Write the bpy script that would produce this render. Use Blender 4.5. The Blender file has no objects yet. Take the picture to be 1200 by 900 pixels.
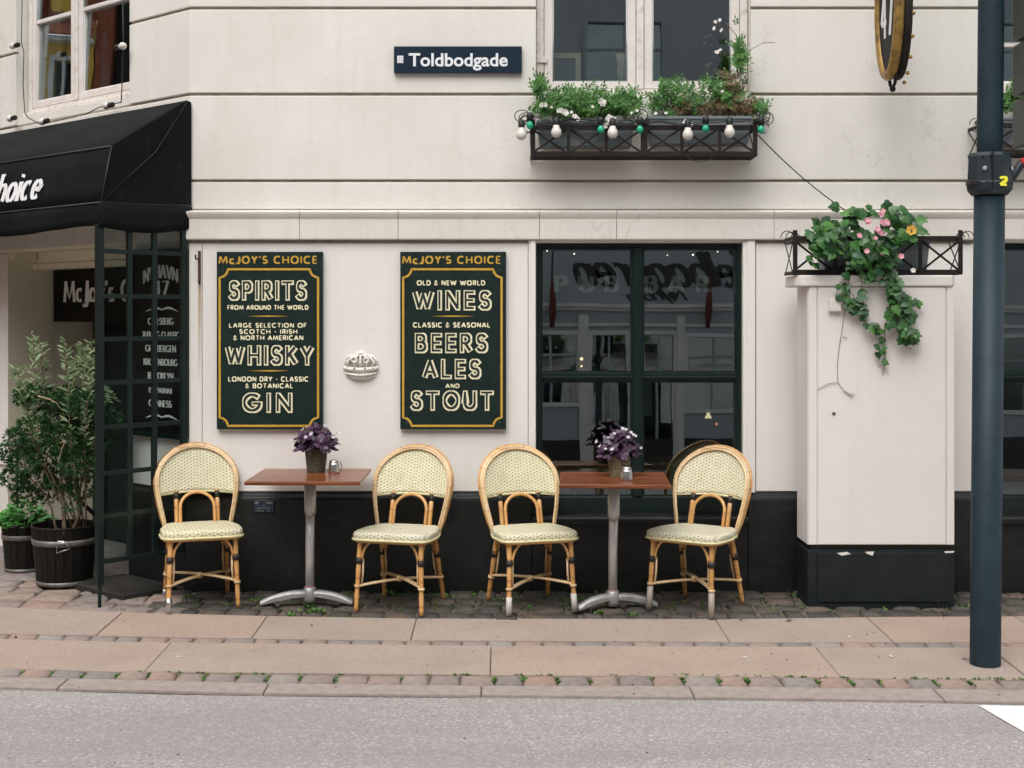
import bpy, bmesh, math, random
from mathutils import Vector, Matrix, Euler
random.seed(11)
C = bpy.context.scene.collection
SC = bpy.context.scene
PI = math.pi
R = math.radians

# ------------------------------------------------------------------ camera
CAMD, CAMH, F, VX, YH = 8.1, 1.643, 1588.0, 590.0, 370.0
cam_d = bpy.data.cameras.new('camera')
cam = bpy.data.objects.new('camera', cam_d); C.objects.link(cam)
cam.location = (0, -CAMD, CAMH); cam.rotation_euler = (R(90), 0, 0)
cam_d.sensor_width = 36; cam_d.lens = F/1200*36
cam_d.shift_x = (600-VX)/1200; cam_d.shift_y = -(450-YH)/1200
cam_d.clip_start = .05; cam_d.clip_end = 600
SC.camera = cam
# ------------------------------------------------------------------ light: overcast daylight
SUN_EL, SUN_AZ = R(57), R(197)          # azimuth measured so that the sun stands above the street, a little to the left
w = bpy.data.worlds.new('World'); SC.world = w; w.use_nodes = True
nt = w.node_tree; bg = nt.nodes['Background']
sky = nt.nodes.new('ShaderNodeTexSky'); sky.sky_type = 'NISHITA'; sky.sun_disc = False
sky.sun_elevation = SUN_EL; sky.sun_rotation = SUN_AZ; sky.air_density = 1.0; sky.dust_density = 4.0; sky.ozone_density = 1.0
hsv = nt.nodes.new('ShaderNodeHueSaturation'); hsv.inputs['Saturation'].default_value = .12
nt.links.new(sky.outputs[0], hsv.inputs['Color'])
nt.links.new(hsv.outputs[0], bg.inputs['Color'])
bg.inputs['Strength'].default_value = .15
sun_d = bpy.data.lights.new('sun', 'SUN'); sun = bpy.data.objects.new('sun', sun_d); C.objects.link(sun)
sun_d.energy = .6; sun_d.angle = R(60); sun_d.color = (1, .965, .92)
sd = Vector((math.sin(SUN_AZ)*math.cos(SUN_EL), math.cos(SUN_AZ)*math.cos(SUN_EL), math.sin(SUN_EL)))
sun.rotation_euler = sd.to_track_quat('Z', 'Y').to_euler()
SC.view_settings.view_transform = 'Standard'; SC.view_settings.look = 'None'
SC.view_settings.exposure = .78; SC.view_settings.gamma = 1

# ------------------------------------------------------------------ measuring helpers (metres on real surfaces)
def wx(px, Y=0): return (px-VX)*(CAMD+Y)/F
def wz(py, Y=0): return CAMH-(py-YH)*(CAMD+Y)/F
def gz(y): return .025*y if y < 0 else 0.0
def gy(py): return -((py-YH)*CAMD-F*CAMH)/((py-YH)+F*.025)
def gpt(px, py):
    Y = gy(py); return Vector((wx(px, Y), Y, gz(Y)))
DU = Vector((-.743, .669)); DV = Vector((.669, .743)); CX0 = wx(222)   # canted corner wall: along, inward
def ch(u, v, z):
    return (CX0+DU.x*u+DV.x*v, DU.y*u+DV.y*v, z)
def cu(px, v=0):
    k = (px-VX)/F
    return (CX0+DV.x*v-k*(CAMD+DV.y*v))/(-DU.x+k*DU.y)
def cz(py, u, v=0):
    return CAMH-(py-YH)*(CAMD+DU.y*u+DV.y*v)/F

# ------------------------------------------------------------------ scene bookkeeping
def tag(o, label=None, cat=None, group=None, kind=None):
    if label: o['label'] = label
    if cat: o['category'] = cat
    if group: o['group'] = group
    if kind: o['kind'] = kind
    return o
def thing(name, label, cat, loc=(0,0,0), rz=0, group=None):
    o = bpy.data.objects.new(name, None); C.objects.link(o)
    o.empty_display_size = .1; o.location = loc; o.rotation_euler = (0,0,rz)
    return tag(o, label, cat, group)
def kids(o): return [c for c in bpy.data.objects if c.parent == o]
def copy_tree(o, parent=None):
    c = o.copy(); C.objects.link(c); c.parent = parent
    for k in kids(o): copy_tree(k, c)
    return c

class MB:
    def __init__(s, xf=None): s.v=[]; s.f=[]; s.sm=[]; s.uv=[]; s.xf=xf; s.hasuv=False
    def add(s, vs, fs, smooth=False, uvs=None):
        b=len(s.v)
        s.v += [tuple(s.xf(*p)) if s.xf else tuple(p) for p in vs]
        for i,f in enumerate(fs):
            s.f.append([b+j for j in f]); s.sm.append(smooth)
            if uvs: s.uv.append([uvs[j] for j in f]); s.hasuv=True
            else: s.uv.append([(0,0)]*len(f))
        return s
    def box(s, x0,x1,y0,y1,z0,z1):
        return s.add([(x0,y0,z0),(x1,y0,z0),(x1,y1,z0),(x0,y1,z0),(x0,y0,z1),(x1,y0,z1),(x1,y1,z1),(x0,y1,z1)],
              [(0,3,2,1),(4,5,6,7),(0,1,5,4),(1,2,6,5),(2,3,7,6),(3,0,4,7)])
    def bar(s, a, b, w, d, up=(0,0,1)):
        a=Vector(a); b=Vector(b); t=(b-a).normalized(); u=Vector(up)
        if abs(t.dot(u))>.98: u=Vector((0,1,0))
        n=t.cross(u).normalized(); m=n.cross(t).normalized()
        vs=[]
        for p in (a,b):
            for i,j in ((-1,-1),(1,-1),(1,1),(-1,1)): vs.append(p+n*(i*w/2)+m*(j*d/2))
        return s.add(vs, [(0,3,2,1),(4,5,6,7),(0,1,5,4),(1,2,6,5),(2,3,7,6),(3,0,4,7)])
    def tube(s, pts, r, n=8, closed=False, flat=1.0):
        pts=[Vector(p) for p in pts]; m=len(pts)
        rr = r if isinstance(r,(list,tuple)) else [r]*m
        prev=None; vs=[]
        for i,p in enumerate(pts):
            if closed: t=pts[(i+1)%m]-pts[i-1]
            else: t=pts[min(i+1,m-1)]-pts[max(i-1,0)]
            t.normalize()
            if prev is None:
                u=Vector((0,0,1)) if abs(t.z)<.9 else Vector((0,1,0))
                nn=t.cross(u).normalized()
            else:
                nn=prev-t*prev.dot(t)
                nn = nn.normalized() if nn.length>1e-6 else t.orthogonal().normalized()
            prev=nn; bb=t.cross(nn)
            for k in range(n):
                a=2*PI*k/n; vs.append(p+nn*(math.cos(a)*rr[i])+bb*(math.sin(a)*rr[i]*flat))
        fs=[]
        for i in range(m if closed else m-1):
            j=(i+1)%m
            for k in range(n): fs.append((i*n+k, i*n+(k+1)%n, j*n+(k+1)%n, j*n+k))
        s.add(vs, fs, True)
        if not closed:
            b=len(s.v)-m*n
            s.f.append([b+k for k in range(n)][::-1]); s.sm.append(False); s.uv.append([(0,0)]*n)
            s.f.append([b+(m-1)*n+k for k in range(n)]); s.sm.append(False); s.uv.append([(0,0)]*n)
        return s
    def lathe(s, prof, c=(0,0,0), n=20, sharp=False):
        cx,cy,cz_=c; vs=[]; fs=[]
        for r,z in prof:
            for k in range(n):
                a=2*PI*k/n; vs.append((cx+r*math.cos(a), cy+r*math.sin(a), cz_+z))
        for i in range(len(prof)-1):
            for k in range(n): fs.append((i*n+k, i*n+(k+1)%n, (i+1)*n+(k+1)%n, (i+1)*n+k))
        s.add(vs, fs, not sharp)
        b=len(s.v)-len(vs)
        for i,rev in ((0,True),(len(prof)-1,False)):
            if prof[i][0]>1e-5:
                q=[b+i*n+k for k in range(n)]
                s.f.append(q[::-1] if rev else q); s.sm.append(False); s.uv.append([(0,0)]*n)
        return s
    def ball(s, c, r, n=10, m=7, sz=1.0, jit=0):
        prof=[(max(1e-6,r*math.sin(PI*i/m)), -r*sz*math.cos(PI*i/m)) for i in range(m+1)]
        return s.lathe(prof, c, n)
    def prism(s, poly, z0, z1, mp=None):
        n=len(poly)
        vs=[(x,y,z0) for x,y in poly]+[(x,y,z1) for x,y in poly]
        if mp: vs=[mp(*v) for v in vs]
        return s.add(vs, [list(range(n))[::-1], list(range(n,2*n))]+[(i,(i+1)%n,n+(i+1)%n,n+i) for i in range(n)])
    def build(s, name, mat, parent=None, bevel=0, recalc=True, seg=1, weld=False):
        me=bpy.data.meshes.new(name)
        me.from_pydata([tuple(v) for v in s.v], [], s.f)
        me.polygons.foreach_set('use_smooth', s.sm)
        if s.hasuv:
            uvl=me.uv_layers.new(name='UVMap')
            flat=[c for f in s.uv for q in f for c in q]
            uvl.data.foreach_set('uv', flat)
        if recalc or weld:
            bm=bmesh.new(); bm.from_mesh(me)
            if weld: bmesh.ops.remove_doubles(bm, verts=bm.verts, dist=1e-5)
            bmesh.ops.recalc_face_normals(bm, faces=bm.faces)
            bm.to_mesh(me); bm.free()
        me.materials.append(mat)
        o=bpy.data.objects.new(name, me); C.objects.link(o); o.parent=parent
        if bevel:
            b=o.modifiers.new('bevel','BEVEL'); b.width=bevel; b.segments=seg; b.limit_method='ANGLE'; b.angle_limit=R(40)
        return o
def inst(name, src, parent, loc=(0,0,0), rot=(0,0,0), sc=(1,1,1)):
    o=bpy.data.objects.new(name, src.data); C.objects.link(o); o.parent=parent
    o.location=loc; o.rotation_euler=rot; o.scale=sc
    for m in src.modifiers:
        if m.type=='BEVEL':
            b=o.modifiers.new('bevel','BEVEL'); b.width=m.width; b.segments=m.segments; b.limit_method='ANGLE'; b.angle_limit=m.angle_limit
    return o

# ------------------------------------------------------------------ materials
class NT:
    def __init__(s, name):
        s.m=bpy.data.materials.new(name); s.m.use_nodes=True; s.t=s.m.node_tree
        s.b=s.t.nodes['Principled BSDF']; s.out=s.t.nodes['Material Output']
    def n(s, typ, **kw):
        x=s.t.nodes.new(typ)
        for k,v in kw.items():
            if k.startswith('i_'): x.inputs[k[2:].replace('_',' ')].default_value=v
            else: setattr(x,k,v)
        return x
    def l(s,a,b): s.t.links.new(a,b)
    def coord(s, kind='Object'): return s.n('ShaderNodeTexCoord').outputs[kind]
    def mapv(s, vec, sc=(1,1,1), rot=(0,0,0)):
        x=s.n('ShaderNodeMapping'); x.inputs['Scale'].default_value=sc; x.inputs['Rotation'].default_value=rot; s.l(vec,x.inputs[0]); return x.outputs[0]
    def noise(s, vec, scale, detail=4, rough=.55, out='Fac'):
        x=s.n('ShaderNodeTexNoise'); x.inputs['Scale'].default_value=scale; x.inputs['Detail'].default_value=detail; x.inputs['Roughness'].default_value=rough
        if vec is not None: s.l(vec,x.inputs['Vector'])
        return x.outputs[out]
    def ramp(s, fac, stops, interp='LINEAR'):
        x=s.n('ShaderNodeValToRGB'); x.color_ramp.interpolation=interp; e=x.color_ramp.elements
        while len(e)<len(stops): e.new(.5)
        for i,(p,c) in enumerate(stops):
            e[i].position=p; e[i].color=(*c,1) if len(c)==3 else c
        s.l(fac,x.inputs[0]); return x.outputs[0]
    def mix(s, fac, a, b, mode='MIX'):
        x=s.n('ShaderNodeMix', data_type='RGBA', blend_type=mode)
        for val,i in ((fac,0),(a,6),(b,7)):
            if hasattr(val,'links') or isinstance(val,bpy.types.NodeSocket): s.l(val,x.inputs[i])
            else: x.inputs[i].default_value = val if i==0 else (*val,1)
        return x.outputs[2]
    def math(s, op, a, b=None, c=None, clamp=False):
        x=s.n('ShaderNodeMath', operation=op, use_clamp=clamp)
        for i,val in enumerate((a,b,c)):
            if val is None: continue
            if isinstance(val,bpy.types.NodeSocket): s.l(val,x.inputs[i])
            else: x.inputs[i].default_value=val
        return x.outputs[0]
    def bump(s, h, strength=.3, dist=.01):
        x=s.n('ShaderNodeBump'); x.inputs['Strength'].default_value=strength; x.inputs['Distance'].default_value=dist
        s.l(h,x.inputs['Height']); s.l(x.outputs[0], s.b.inputs['Normal']); return x
    def base(s,v): 
        if isinstance(v,bpy.types.NodeSocket): s.l(v,s.b.inputs['Base Color'])
        else: s.b.inputs['Base Color'].default_value=(*v,1)
    def rough(s,v):
        if isinstance(v,bpy.types.NodeSocket): s.l(v,s.b.inputs['Roughness'])
        else: s.b.inputs['Roughness'].default_value=v

def mat(name, c1, c2=None, scale=6, rough=.6, metal=0, bump=0, bscale=60, spec=.5, rand=None, island=False, stretch=(1,1,1), lo=.35, hi=.65, bd=.004):
    t=NT(name); co=t.mapv(t.coord(), stretch)
    t.b.inputs['Metallic'].default_value=metal; t.b.inputs['Specular IOR Level'].default_value=spec; t.rough(rough)
    col=c1
    if c2 is not None:
        col=t.ramp(t.noise(co,scale,6), [(lo,c1),(hi,c2)])
    if rand:
        if island: r=t.n('ShaderNodeNewGeometry').outputs['Random Per Island']
        else: r=t.n('ShaderNodeObjectInfo').outputs['Random']
        rc=t.ramp(r, [(i/max(1,len(rand)-1),c) for i,c in enumerate(rand)], 'LINEAR')
        col=t.mix(1.0, rc, col if c2 is not None else rc, 'MULTIPLY') if c2 is not None else rc
    t.base(col)
    if bump: t.bump(t.noise(co,bscale,5), bump, bd)
    return t.m

def stucco(name, a, b, stain, crack=.5):
    t=NT(name); co=t.coord(); big=t.noise(co,1.3,5,.6)
    c=t.ramp(big,[(.3,a),(.7,b)])
    streak=t.noise(t.mapv(co,(9,9,.8)),1.4,6,.65)
    c=t.mix(t.math('MULTIPLY', t.ramp(streak,[(.5,(0,0,0)),(.75,(1,1,1))]), .25), c, stain)
    pt=t.noise(co,.55,3,.5); c=t.mix(t.math('MULTIPLY',t.ramp(pt,[(.56,(0,0,0)),(.60,(1,1,1))]),.16), c, stain)
    fl=t.noise(t.mapv(co,(1,1,3)),5,6,.7); c=t.mix(t.math('MULTIPLY',t.ramp(fl,[(.60,(0,0,0)),(.70,(1,1,1))]),.22), c, stain)
    spots=t.noise(co,22,4,.6)
    c=t.mix(t.math('MULTIPLY', t.ramp(spots,[(.62,(0,0,0)),(.74,(1,1,1))]), .35), c, stain)
    wob=t.n('ShaderNodeVectorMath', operation='ADD'); t.l(co,wob.inputs[0])
    nc=t.noise(co,2.5,5,.6,'Color'); t.l(nc,wob.inputs[1])
    vo=t.n('ShaderNodeTexVoronoi', feature='DISTANCE_TO_EDGE'); vo.inputs['Scale'].default_value=.75; t.l(wob.outputs[0],vo.inputs['Vector'])
    ln=t.ramp(vo.outputs['Distance'],[(.0,(1,1,1)),(.006,(0,0,0))])
    msk=t.ramp(t.noise(co,.9,2),[(.5,(0,0,0)),(.58,(1,1,1))])
    cr=t.math('MULTIPLY', t.math('MULTIPLY', ln, msk), crack)
    c=t.mix(cr, c, (.22,.18,.15))
    t.base(c); t.rough(.82); t.b.inputs['Specular IOR Level'].default_value=.25
    h=t.math('ADD', t.noise(co,9,5,.6), t.math('MULTIPLY',t.noise(co,90,3),.35))
    t.bump(t.math('SUBTRACT',h,t.math('MULTIPLY',cr,.5)), .35, .006)
    return t.m

M={}
M['wall']=stucco('painted_stucco',(.665,.638,.578),(.76,.732,.678),(.56,.515,.44),.2)
M['wall_low']=stucco('painted_render_lower',(.735,.70,.66),(.79,.757,.718),(.63,.585,.53),.1)
M['cornice']=stucco('painted_cornice',(.66,.62,.56),(.745,.705,.65),(.50,.43,.35),.3)
M['jamb']=stucco('ochre_render',(.76,.70,.54),(.82,.76,.60),(.6,.54,.40),.1)
M['lintel']=stucco('yellow_lintel',(.78,.64,.34),(.84,.70,.42),(.5,.4,.2),.1)
M['groove']=mat('groove_shadow_brown',(.36,.31,.25),(.24,.22,.16),14,.9)  # dark tone paints in the shadow lines of the wall grooves
def blackpaint():
    t=NT('black_plinth_paint'); co=t.coord()
    c=t.ramp(t.noise(co,3,5),[(.3,(.006,.0075,.007)),(.7,(.011,.013,.0125))])
    d=t.noise(co,35,5,.7); c=t.mix(t.ramp(d,[(.62,(0,0,0)),(.74,(1,1,1))]), c, (.05,.05,.045)); e=t.noise(t.mapv(co,(1,1,2.5)),2.2,6,.7); c=t.mix(t.math('MULTIPLY',t.ramp(e,[(.52,(0,0,0)),(.68,(1,1,1))]),.5), c, (.030,.030,.027))
    t.base(c); t.rough(.45); t.b.inputs['Specular IOR Level'].default_value=.38; t.bump(t.math('ADD',t.noise(co,12,4),t.math('MULTIPLY',t.noise(co,120,2),.3)),.5,.006); return t.m
M['black']=blackpaint()
M['cab_base']=mat('cabinet_base_paint',(.007,.011,.0115),(.013,.018,.018),7,.55,bump=.2,bscale=60,spec=.3)
M['white_paint']=mat('white_window_paint',(.66,.61,.57),(.74,.70,.67),9,.45,bump=.25,bscale=40)
M['white_old']=mat('flaking_white_paint',(.70,.65,.60),(.45,.38,.31),22,.6,bump=.4,bscale=60,lo=.5,hi=.78)
M['green_paint']=mat('dark_green_gloss_paint',(.004,.013,.0115),(.007,.018,.016),8,.3,bump=.1,bscale=40,spec=.35)
M['iron']=mat('black_wrought_iron',(.006,.005,.0045),(.020,.013,.010),25,.6,bump=.3,bscale=120,spec=.3)
M['iron_grey']=mat('worn_grey_iron',(.12,.12,.115),(.22,.21,.20),30,.45,metal=.6,bump=.2,bscale=120)
M['cable']=mat('black_rubber_cable',(.01,.01,.01),rough=.5)
def canvas():
    t=NT('black_awning_canvas'); co=t.coord()
    c=t.ramp(t.noise(co,2.2,5,.6),[(.35,(.0030,.0040,.0044)),(.7,(.0075,.0085,.009))])
    d=t.noise(t.mapv(co,(3,3,.8)),6,6,.7); c=t.mix(t.math('MULTIPLY',t.ramp(d,[(.58,(0,0,0)),(.72,(1,1,1))]),.5), c,(.020,.021,.020))
    t.base(c); t.rough(.8); t.b.inputs['Specular IOR Level'].default_value=.16
    t.bump(t.math('ADD',t.noise(co,3.2,3,.6),t.math('MULTIPLY',t.noise(co,220,2),.03)),.35,.05); return t.m
M['canvas']=canvas()
M['board']=mat('dark_green_board_paint',(.003,.013,.0105),(.007,.020,.016),18,.5,bump=.12,bscale=80,spec=.3)
M['board_black']=mat('black_menu_board',(.004,.004,.004),(.008,.008,.0075),12,.55,spec=.2)
M['cream']=mat('cream_lettering',(.86,.80,.56),(.76,.70,.47),60,.6)
M['gold']=mat('mustard_gold_lettering',(.60,.36,.045),(.48,.27,.03),50,.5)
M['shade_letter']=mat('dark_letter_inline',(.010,.022,.018),rough=.5)
M['white_letter']=mat('white_lettering',(.88,.88,.86),(.8,.8,.78),40,.6)
M['navy']=mat('navy_street_sign_enamel',(.008,.020,.036),(.011,.026,.044),4,.25)
M['sign_white']=mat('sign_white_enamel',(.78,.79,.80),rough=.3)
M['cab_paint']=stucco('cabinet_paint',(.735,.690,.652),(.775,.735,.70),(.64,.585,.535),.0)
M['post']=mat('graphite_blue_post_paint',(.011,.024,.034),(.017,.034,.047),9,.5,bump=.2,bscale=90,spec=.28)
M['collar']=mat('graphite_collar_plastic',(.013,.023,.030),(.018,.030,.038),8,.45,bump=.08,bscale=60,spec=.4)
M['yellow']=mat('yellow_number_sticker',(.85,.80,.05),rough=.5)
M['red']=mat('red_plastic',(.62,.035,.03),rough=.4)
M['steel']=mat('brushed_steel',(.55,.55,.55),(.68,.68,.68),40,.28,metal=1)
M['alu']=mat('cast_aluminium',(.36,.36,.355),(.50,.49,.48),14,.48,metal=.7,bump=.15,bscale=60)
M['pole_paint']=mat('satin_grey_pole',(.50,.475,.46),(.58,.555,.54),10,.35,metal=.35)
M['binding']=mat('black_cane_binding',(.012,.011,.010),(.03,.025,.02),60,.5,bump=.6,bscale=200,stretch=(.1,.1,1))
def bamboo(name, cols, dark=.5):
    t=NT(name); co=t.coord()
    z=t.n('ShaderNodeSeparateXYZ'); t.l(co,z.inputs[0])
    c=t.ramp(t.noise(t.mapv(co,(5,5,2.2)),2.2,5,.6),[(i/(len(cols)-1)*.55+.22,k) for i,k in enumerate(cols)])
    w_=t.math('FRACT', t.math('ADD', t.math('MULTIPLY',z.outputs['Z'],8.3), t.math('MULTIPLY',t.noise(co,6,2),.9)))
    ring=t.ramp(w_,[(.0,(1,1,1)),(.05,(0,0,0)),(.94,(0,0,0)),(1,(1,1,1))])
    c=t.mix(t.math('MULTIPLY',ring,dark), c, (.16,.055,.018))
    fine=t.noise(t.mapv(co,(60,60,6)),1.5,3); c=t.mix(t.math('MULTIPLY',t.ramp(fine,[(.5,(0,0,0)),(.7,(1,1,1))]),.25), c,(.25,.11,.04))
    oi=t.n('ShaderNodeObjectInfo').outputs['Random']
    hv=t.n('ShaderNodeHueSaturation'); t.l(c,hv.inputs['Color']); t.l(t.math('ADD',t.math('MULTIPLY',oi,.35),.85),hv.inputs['Value'])
    t.base(hv.outputs[0]); t.rough(.34); t.b.inputs['Coat Weight'].default_value=.25; t.b.inputs['Coat Roughness'].default_value=.25
    t.bump(t.math('ADD',fine,ring),.15,.002); return t.m
M['bamboo']=bamboo('honey_bamboo',[(.42,.19,.055),(.60,.31,.10),(.66,.42,.19)])
M['cane']=bamboo('bleached_cane',[(.55,.34,.15),(.66,.47,.26),(.66,.52,.34)],.35)
def weave():
    t=NT('woven_cream_resin'); uv=t.coord('UV'); s=t.n('ShaderNodeSeparateXYZ'); t.l(uv,s.inputs[0])
    cell=.0185
    u=t.math('ABSOLUTE', s.outputs['X']); u=t.math('DIVIDE',u,cell)
    v=t.math('DIVIDE', s.outputs['Y'], cell)
    v=t.math('SUBTRACT', v, t.math('MULTIPLY',u,-.55))
    fu=t.math('SUBTRACT',t.math('FRACT',u),.5); fv=t.math('SUBTRACT',t.math('FRACT',v),.5)
    # slanted little dash
    du=t.math('MULTIPLY', t.math('ADD',fu,t.math('MULTIPLY',fv,.35)),1.15); dv=t.math('MULTIPLY',fv,2.3)
    d=t.math('SQRT', t.math('ADD', t.math('MULTIPLY',du,du), t.math('MULTIPLY',dv,dv)))
    dot=t.ramp(d,[(.30,(1,1,1)),(.40,(0,0,0))])
    # strand relief: over-under basket
    a=t.math('ABSOLUTE', fu); b=t.math('ABSOLUTE', fv)
    strand=t.math('ADD', t.math('MULTIPLY',a,.9), t.math('MULTIPLY',b,1.1))
    n=t.noise(t.coord(),25,4); base=t.ramp(n,[(.35,(.74,.685,.47)),(.65,(.82,.77,.56))])
    seam=t.ramp(t.math('MAXIMUM',a,b),[(.42,(0,0,0)),(.5,(1,1,1))])
    base=t.mix(t.math('MULTIPLY',seam,.25), base, (.50,.46,.28))
    c=t.mix(t.math('MULTIPLY',dot,.95), base, (.075,.08,.045))
    oi=t.n('ShaderNodeObjectInfo').outputs['Random']; hv=t.n('ShaderNodeHueSaturation'); t.l(c,hv.inputs['Color'])
    t.l(t.math('ADD',t.math('MULTIPLY',oi,.14),.90),hv.inputs['Value']); t.l(t.math('ADD',t.math('MULTIPLY',oi,.35),.85),hv.inputs['Saturation'])
    gr=t.noise(t.coord(),7,5,.65); c=t.mix(t.math('MULTIPLY',t.ramp(gr,[(.56,(0,0,0)),(.74,(1,1,1))]),.28), hv.outputs[0], (.46,.40,.25))
    t.base(c); t.rough(.5); t.bump(t.math('SUBTRACT',t.math('SUBTRACT',1.0,seam),dot),.6,.0025); return t.m
M['weave']=weave()
M['weave_edge']=mat('cream_edge_binding',(.74,.70,.42),(.64,.58,.30),60,.5)
def wood():
    t=NT('varnished_teak_planks'); co=t.coord()
    s=t.n('ShaderNodeSeparateXYZ'); t.l(co,s.inputs[0])
    g=t.noise(t.mapv(co,(1.6,26,26)),3.0,8,.65)
    c=t.ramp(g,[(.25,(.07,.018,.007)),(.5,(.20,.055,.016)),(.72,(.33,.11,.032))])
    pl=t.math('FLOOR', t.math('MULTIPLY',s.outputs['Y'],10.5))
    pn=t.n('ShaderNodeTexWhiteNoise', noise_dimensions='1D'); t.l(pl,pn.inputs['W'])
    hv=t.n('ShaderNodeHueSaturation'); t.l(c,hv.inputs['Color']); t.l(t.math('ADD',t.math('MULTIPLY',pn.outputs['Value'],.5),.75),hv.inputs['Value'])
    t.base(hv.outputs[0]); t.rough(t.ramp(g,[(.3,(.24,.24,.24)),(.7,(.36,.36,.36))])); t.b.inputs['Coat Weight'].default_value=.12; t.b.inputs['Coat Roughness'].default_value=.15; t.b.inputs['Specular IOR Level'].default_value=.35
    t.bump(g,.08,.002); return t.m
M['wood']=wood()
def asphalt():
    t=NT('worn_grey_asphalt'); co=t.coord()
    vo=t.n('ShaderNodeTexVoronoi'); vo.inputs['Scale'].default_value=120; t.l(co,vo.inputs['Vector'])
    chip=t.n('ShaderNodeSeparateColor'); t.l(vo.outputs['Color'],chip.inputs[0])
    c=t.ramp(chip.outputs[0],[(0,(.27,.247,.236)),(.45,(.335,.308,.295)),(.8,(.385,.356,.342)),(.95,(.52,.485,.47)),(1,(.62,.585,.57))])
    dk=t.ramp(vo.outputs['Distance'],[(.0,(0,0,0)),(.012,(1,1,1))])
    big=t.noise(co,1.1,5,.6); c=t.mix(t.math('MULTIPLY',t.ramp(big,[(.35,(0,0,0)),(.7,(1,1,1))]),.45), c, (.33,.295,.288))
    sp=t.noise(co,16,3,.6); c=t.mix(t.math('MULTIPLY',t.ramp(sp,[(.68,(0,0,0)),(.72,(1,1,1))]),.5), c,(.13,.115,.11))
    band=t.noise(t.mapv(co,(.18,1.6,1)),1.5,4,.6); c=t.mix(t.math('MULTIPLY',t.ramp(band,[(.42,(0,0,0)),(.62,(1,1,1))]),.30), c,(.215,.19,.185))
    st_=t.noise(co,.75,3,.5); c=t.mix(t.math('MULTIPLY',t.ramp(st_,[(.60,(0,0,0)),(.68,(1,1,1))]),.22), c,(.16,.14,.135))
    t.base(c); t.rough(.88); t.bump(t.math('ADD',vo.outputs['Distance'],t.math('MULTIPLY',t.noise(co,160,2),.3)),.7,.006); return t.m
M['asphalt']=asphalt()
def slab():
    t=NT('pinkish_granite_slab'); co=t.coord(); oi=t.n('ShaderNodeObjectInfo').outputs['Random']
    vo=t.n('ShaderNodeTexVoronoi'); vo.inputs['Scale'].default_value=230; t.l(co,vo.inputs['Vector'])
    sc_=t.n('ShaderNodeSeparateColor'); t.l(vo.outputs['Color'],sc_.inputs[0])
    c=t.ramp(sc_.outputs[1],[(0,(.285,.222,.182)),(.4,(.352,.276,.228)),(.85,(.383,.304,.253)),(1,(.44,.365,.315))])
    tint=t.ramp(oi,[(0,(.95,.98,.98)),(.5,(1,1,1)),(1,(1.04,.98,.94))])
    c=t.mix(1.0,c,tint,'MULTIPLY')
    n=t.noise(co,2.4,6,.62); c=t.mix(t.math('MULTIPLY',t.ramp(n,[(.45,(0,0,0)),(.75,(1,1,1))]),.5), c,(.27,.205,.165))
    n2=t.noise(co,13,5,.7); c=t.mix(t.math('MULTIPLY',t.ramp(n2,[(.6,(0,0,0)),(.72,(1,1,1))]),.45), c,(.21,.165,.135))
    t.base(c); t.rough(.85); n3=t.noise(t.mapv(co,(1,3,1)),1.1,6,.7); t.bump(t.math('ADD',t.noise(co,60,4,.7),t.math('MULTIPLY',n3,.5)),.35,.004); return t.m
M['slab']=slab()
M['cobble']=mat('granite_sett',(.75,.75,.75),(1.15,1.15,1.15),12,.7,bump=.8,bscale=28,bd=.012,
    rand=[(.27,.205,.17),(.22,.195,.18),(.30,.225,.185),(.19,.17,.165),(.28,.245,.22),(.31,.21,.17),(.25,.22,.205)])
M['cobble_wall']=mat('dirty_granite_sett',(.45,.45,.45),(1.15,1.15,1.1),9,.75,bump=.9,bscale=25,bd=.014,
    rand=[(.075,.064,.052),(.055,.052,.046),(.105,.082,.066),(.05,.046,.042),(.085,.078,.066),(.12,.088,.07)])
M['kerb']=mat('granite_kerb',(.27,.225,.20),(.35,.295,.265),20,.8,bump=.5,bscale=60)
M['joint']=mat('joint_sand_and_dirt',(.075,.062,.047),(.15,.12,.092),18,.95,bump=.6,bscale=60)
M['marking']=mat('worn_white_road_paint',(.80,.79,.76),(.60,.585,.565),18,.7,bump=.5,bscale=70,lo=.5,hi=.75)
def glass(name='window_glass', refl=.20, tint=(.78,.84,.84), fk=.8, bs=.012):
    t=NT(name); t.t.nodes.remove(t.b)
    tr=t.n('ShaderNodeBsdfTransparent'); tr.inputs[0].default_value=(*tint,1)
    gl=t.n('ShaderNodeBsdfGlossy'); gl.inputs['Roughness'].default_value=0.0; gl.inputs[0].default_value=(.93,.98,1,1)
    co=t.coord(); bp=t.n('ShaderNodeBump'); bp.inputs['Strength'].default_value=bs; bp.inputs['Distance'].default_value=.02
    t.l(t.noise(co,3.2,1),bp.inputs['Height']); t.l(bp.outputs[0],gl.inputs['Normal'])
    lw=t.n('ShaderNodeLayerWeight'); lw.inputs['Blend'].default_value=.12
    f=t.math('ADD', t.math('MULTIPLY',lw.outputs['Fresnel'],fk), refl, clamp=True)
    mx=t.n('ShaderNodeMixShader'); t.l(f,mx.inputs[0]); t.l(tr.outputs[0],mx.inputs[1]); t.l(gl.outputs[0],mx.inputs[2]); t.l(mx.outputs[0],t.out.inputs[0])
    return t.m
M['glass']=glass(); M['glass_screen']=glass('screen_glass',.004,(.74,.80,.79),.07,.005)
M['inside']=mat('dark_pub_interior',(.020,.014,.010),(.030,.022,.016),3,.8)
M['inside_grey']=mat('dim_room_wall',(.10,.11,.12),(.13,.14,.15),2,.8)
M['opp_wall']=mat('blue_grey_render',(.30,.34,.36),(.33,.37,.39),2,.8)
M['opp_trim']=mat('pale_grey_trim',(.56,.56,.55),(.64,.64,.62),4,.7)
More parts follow.
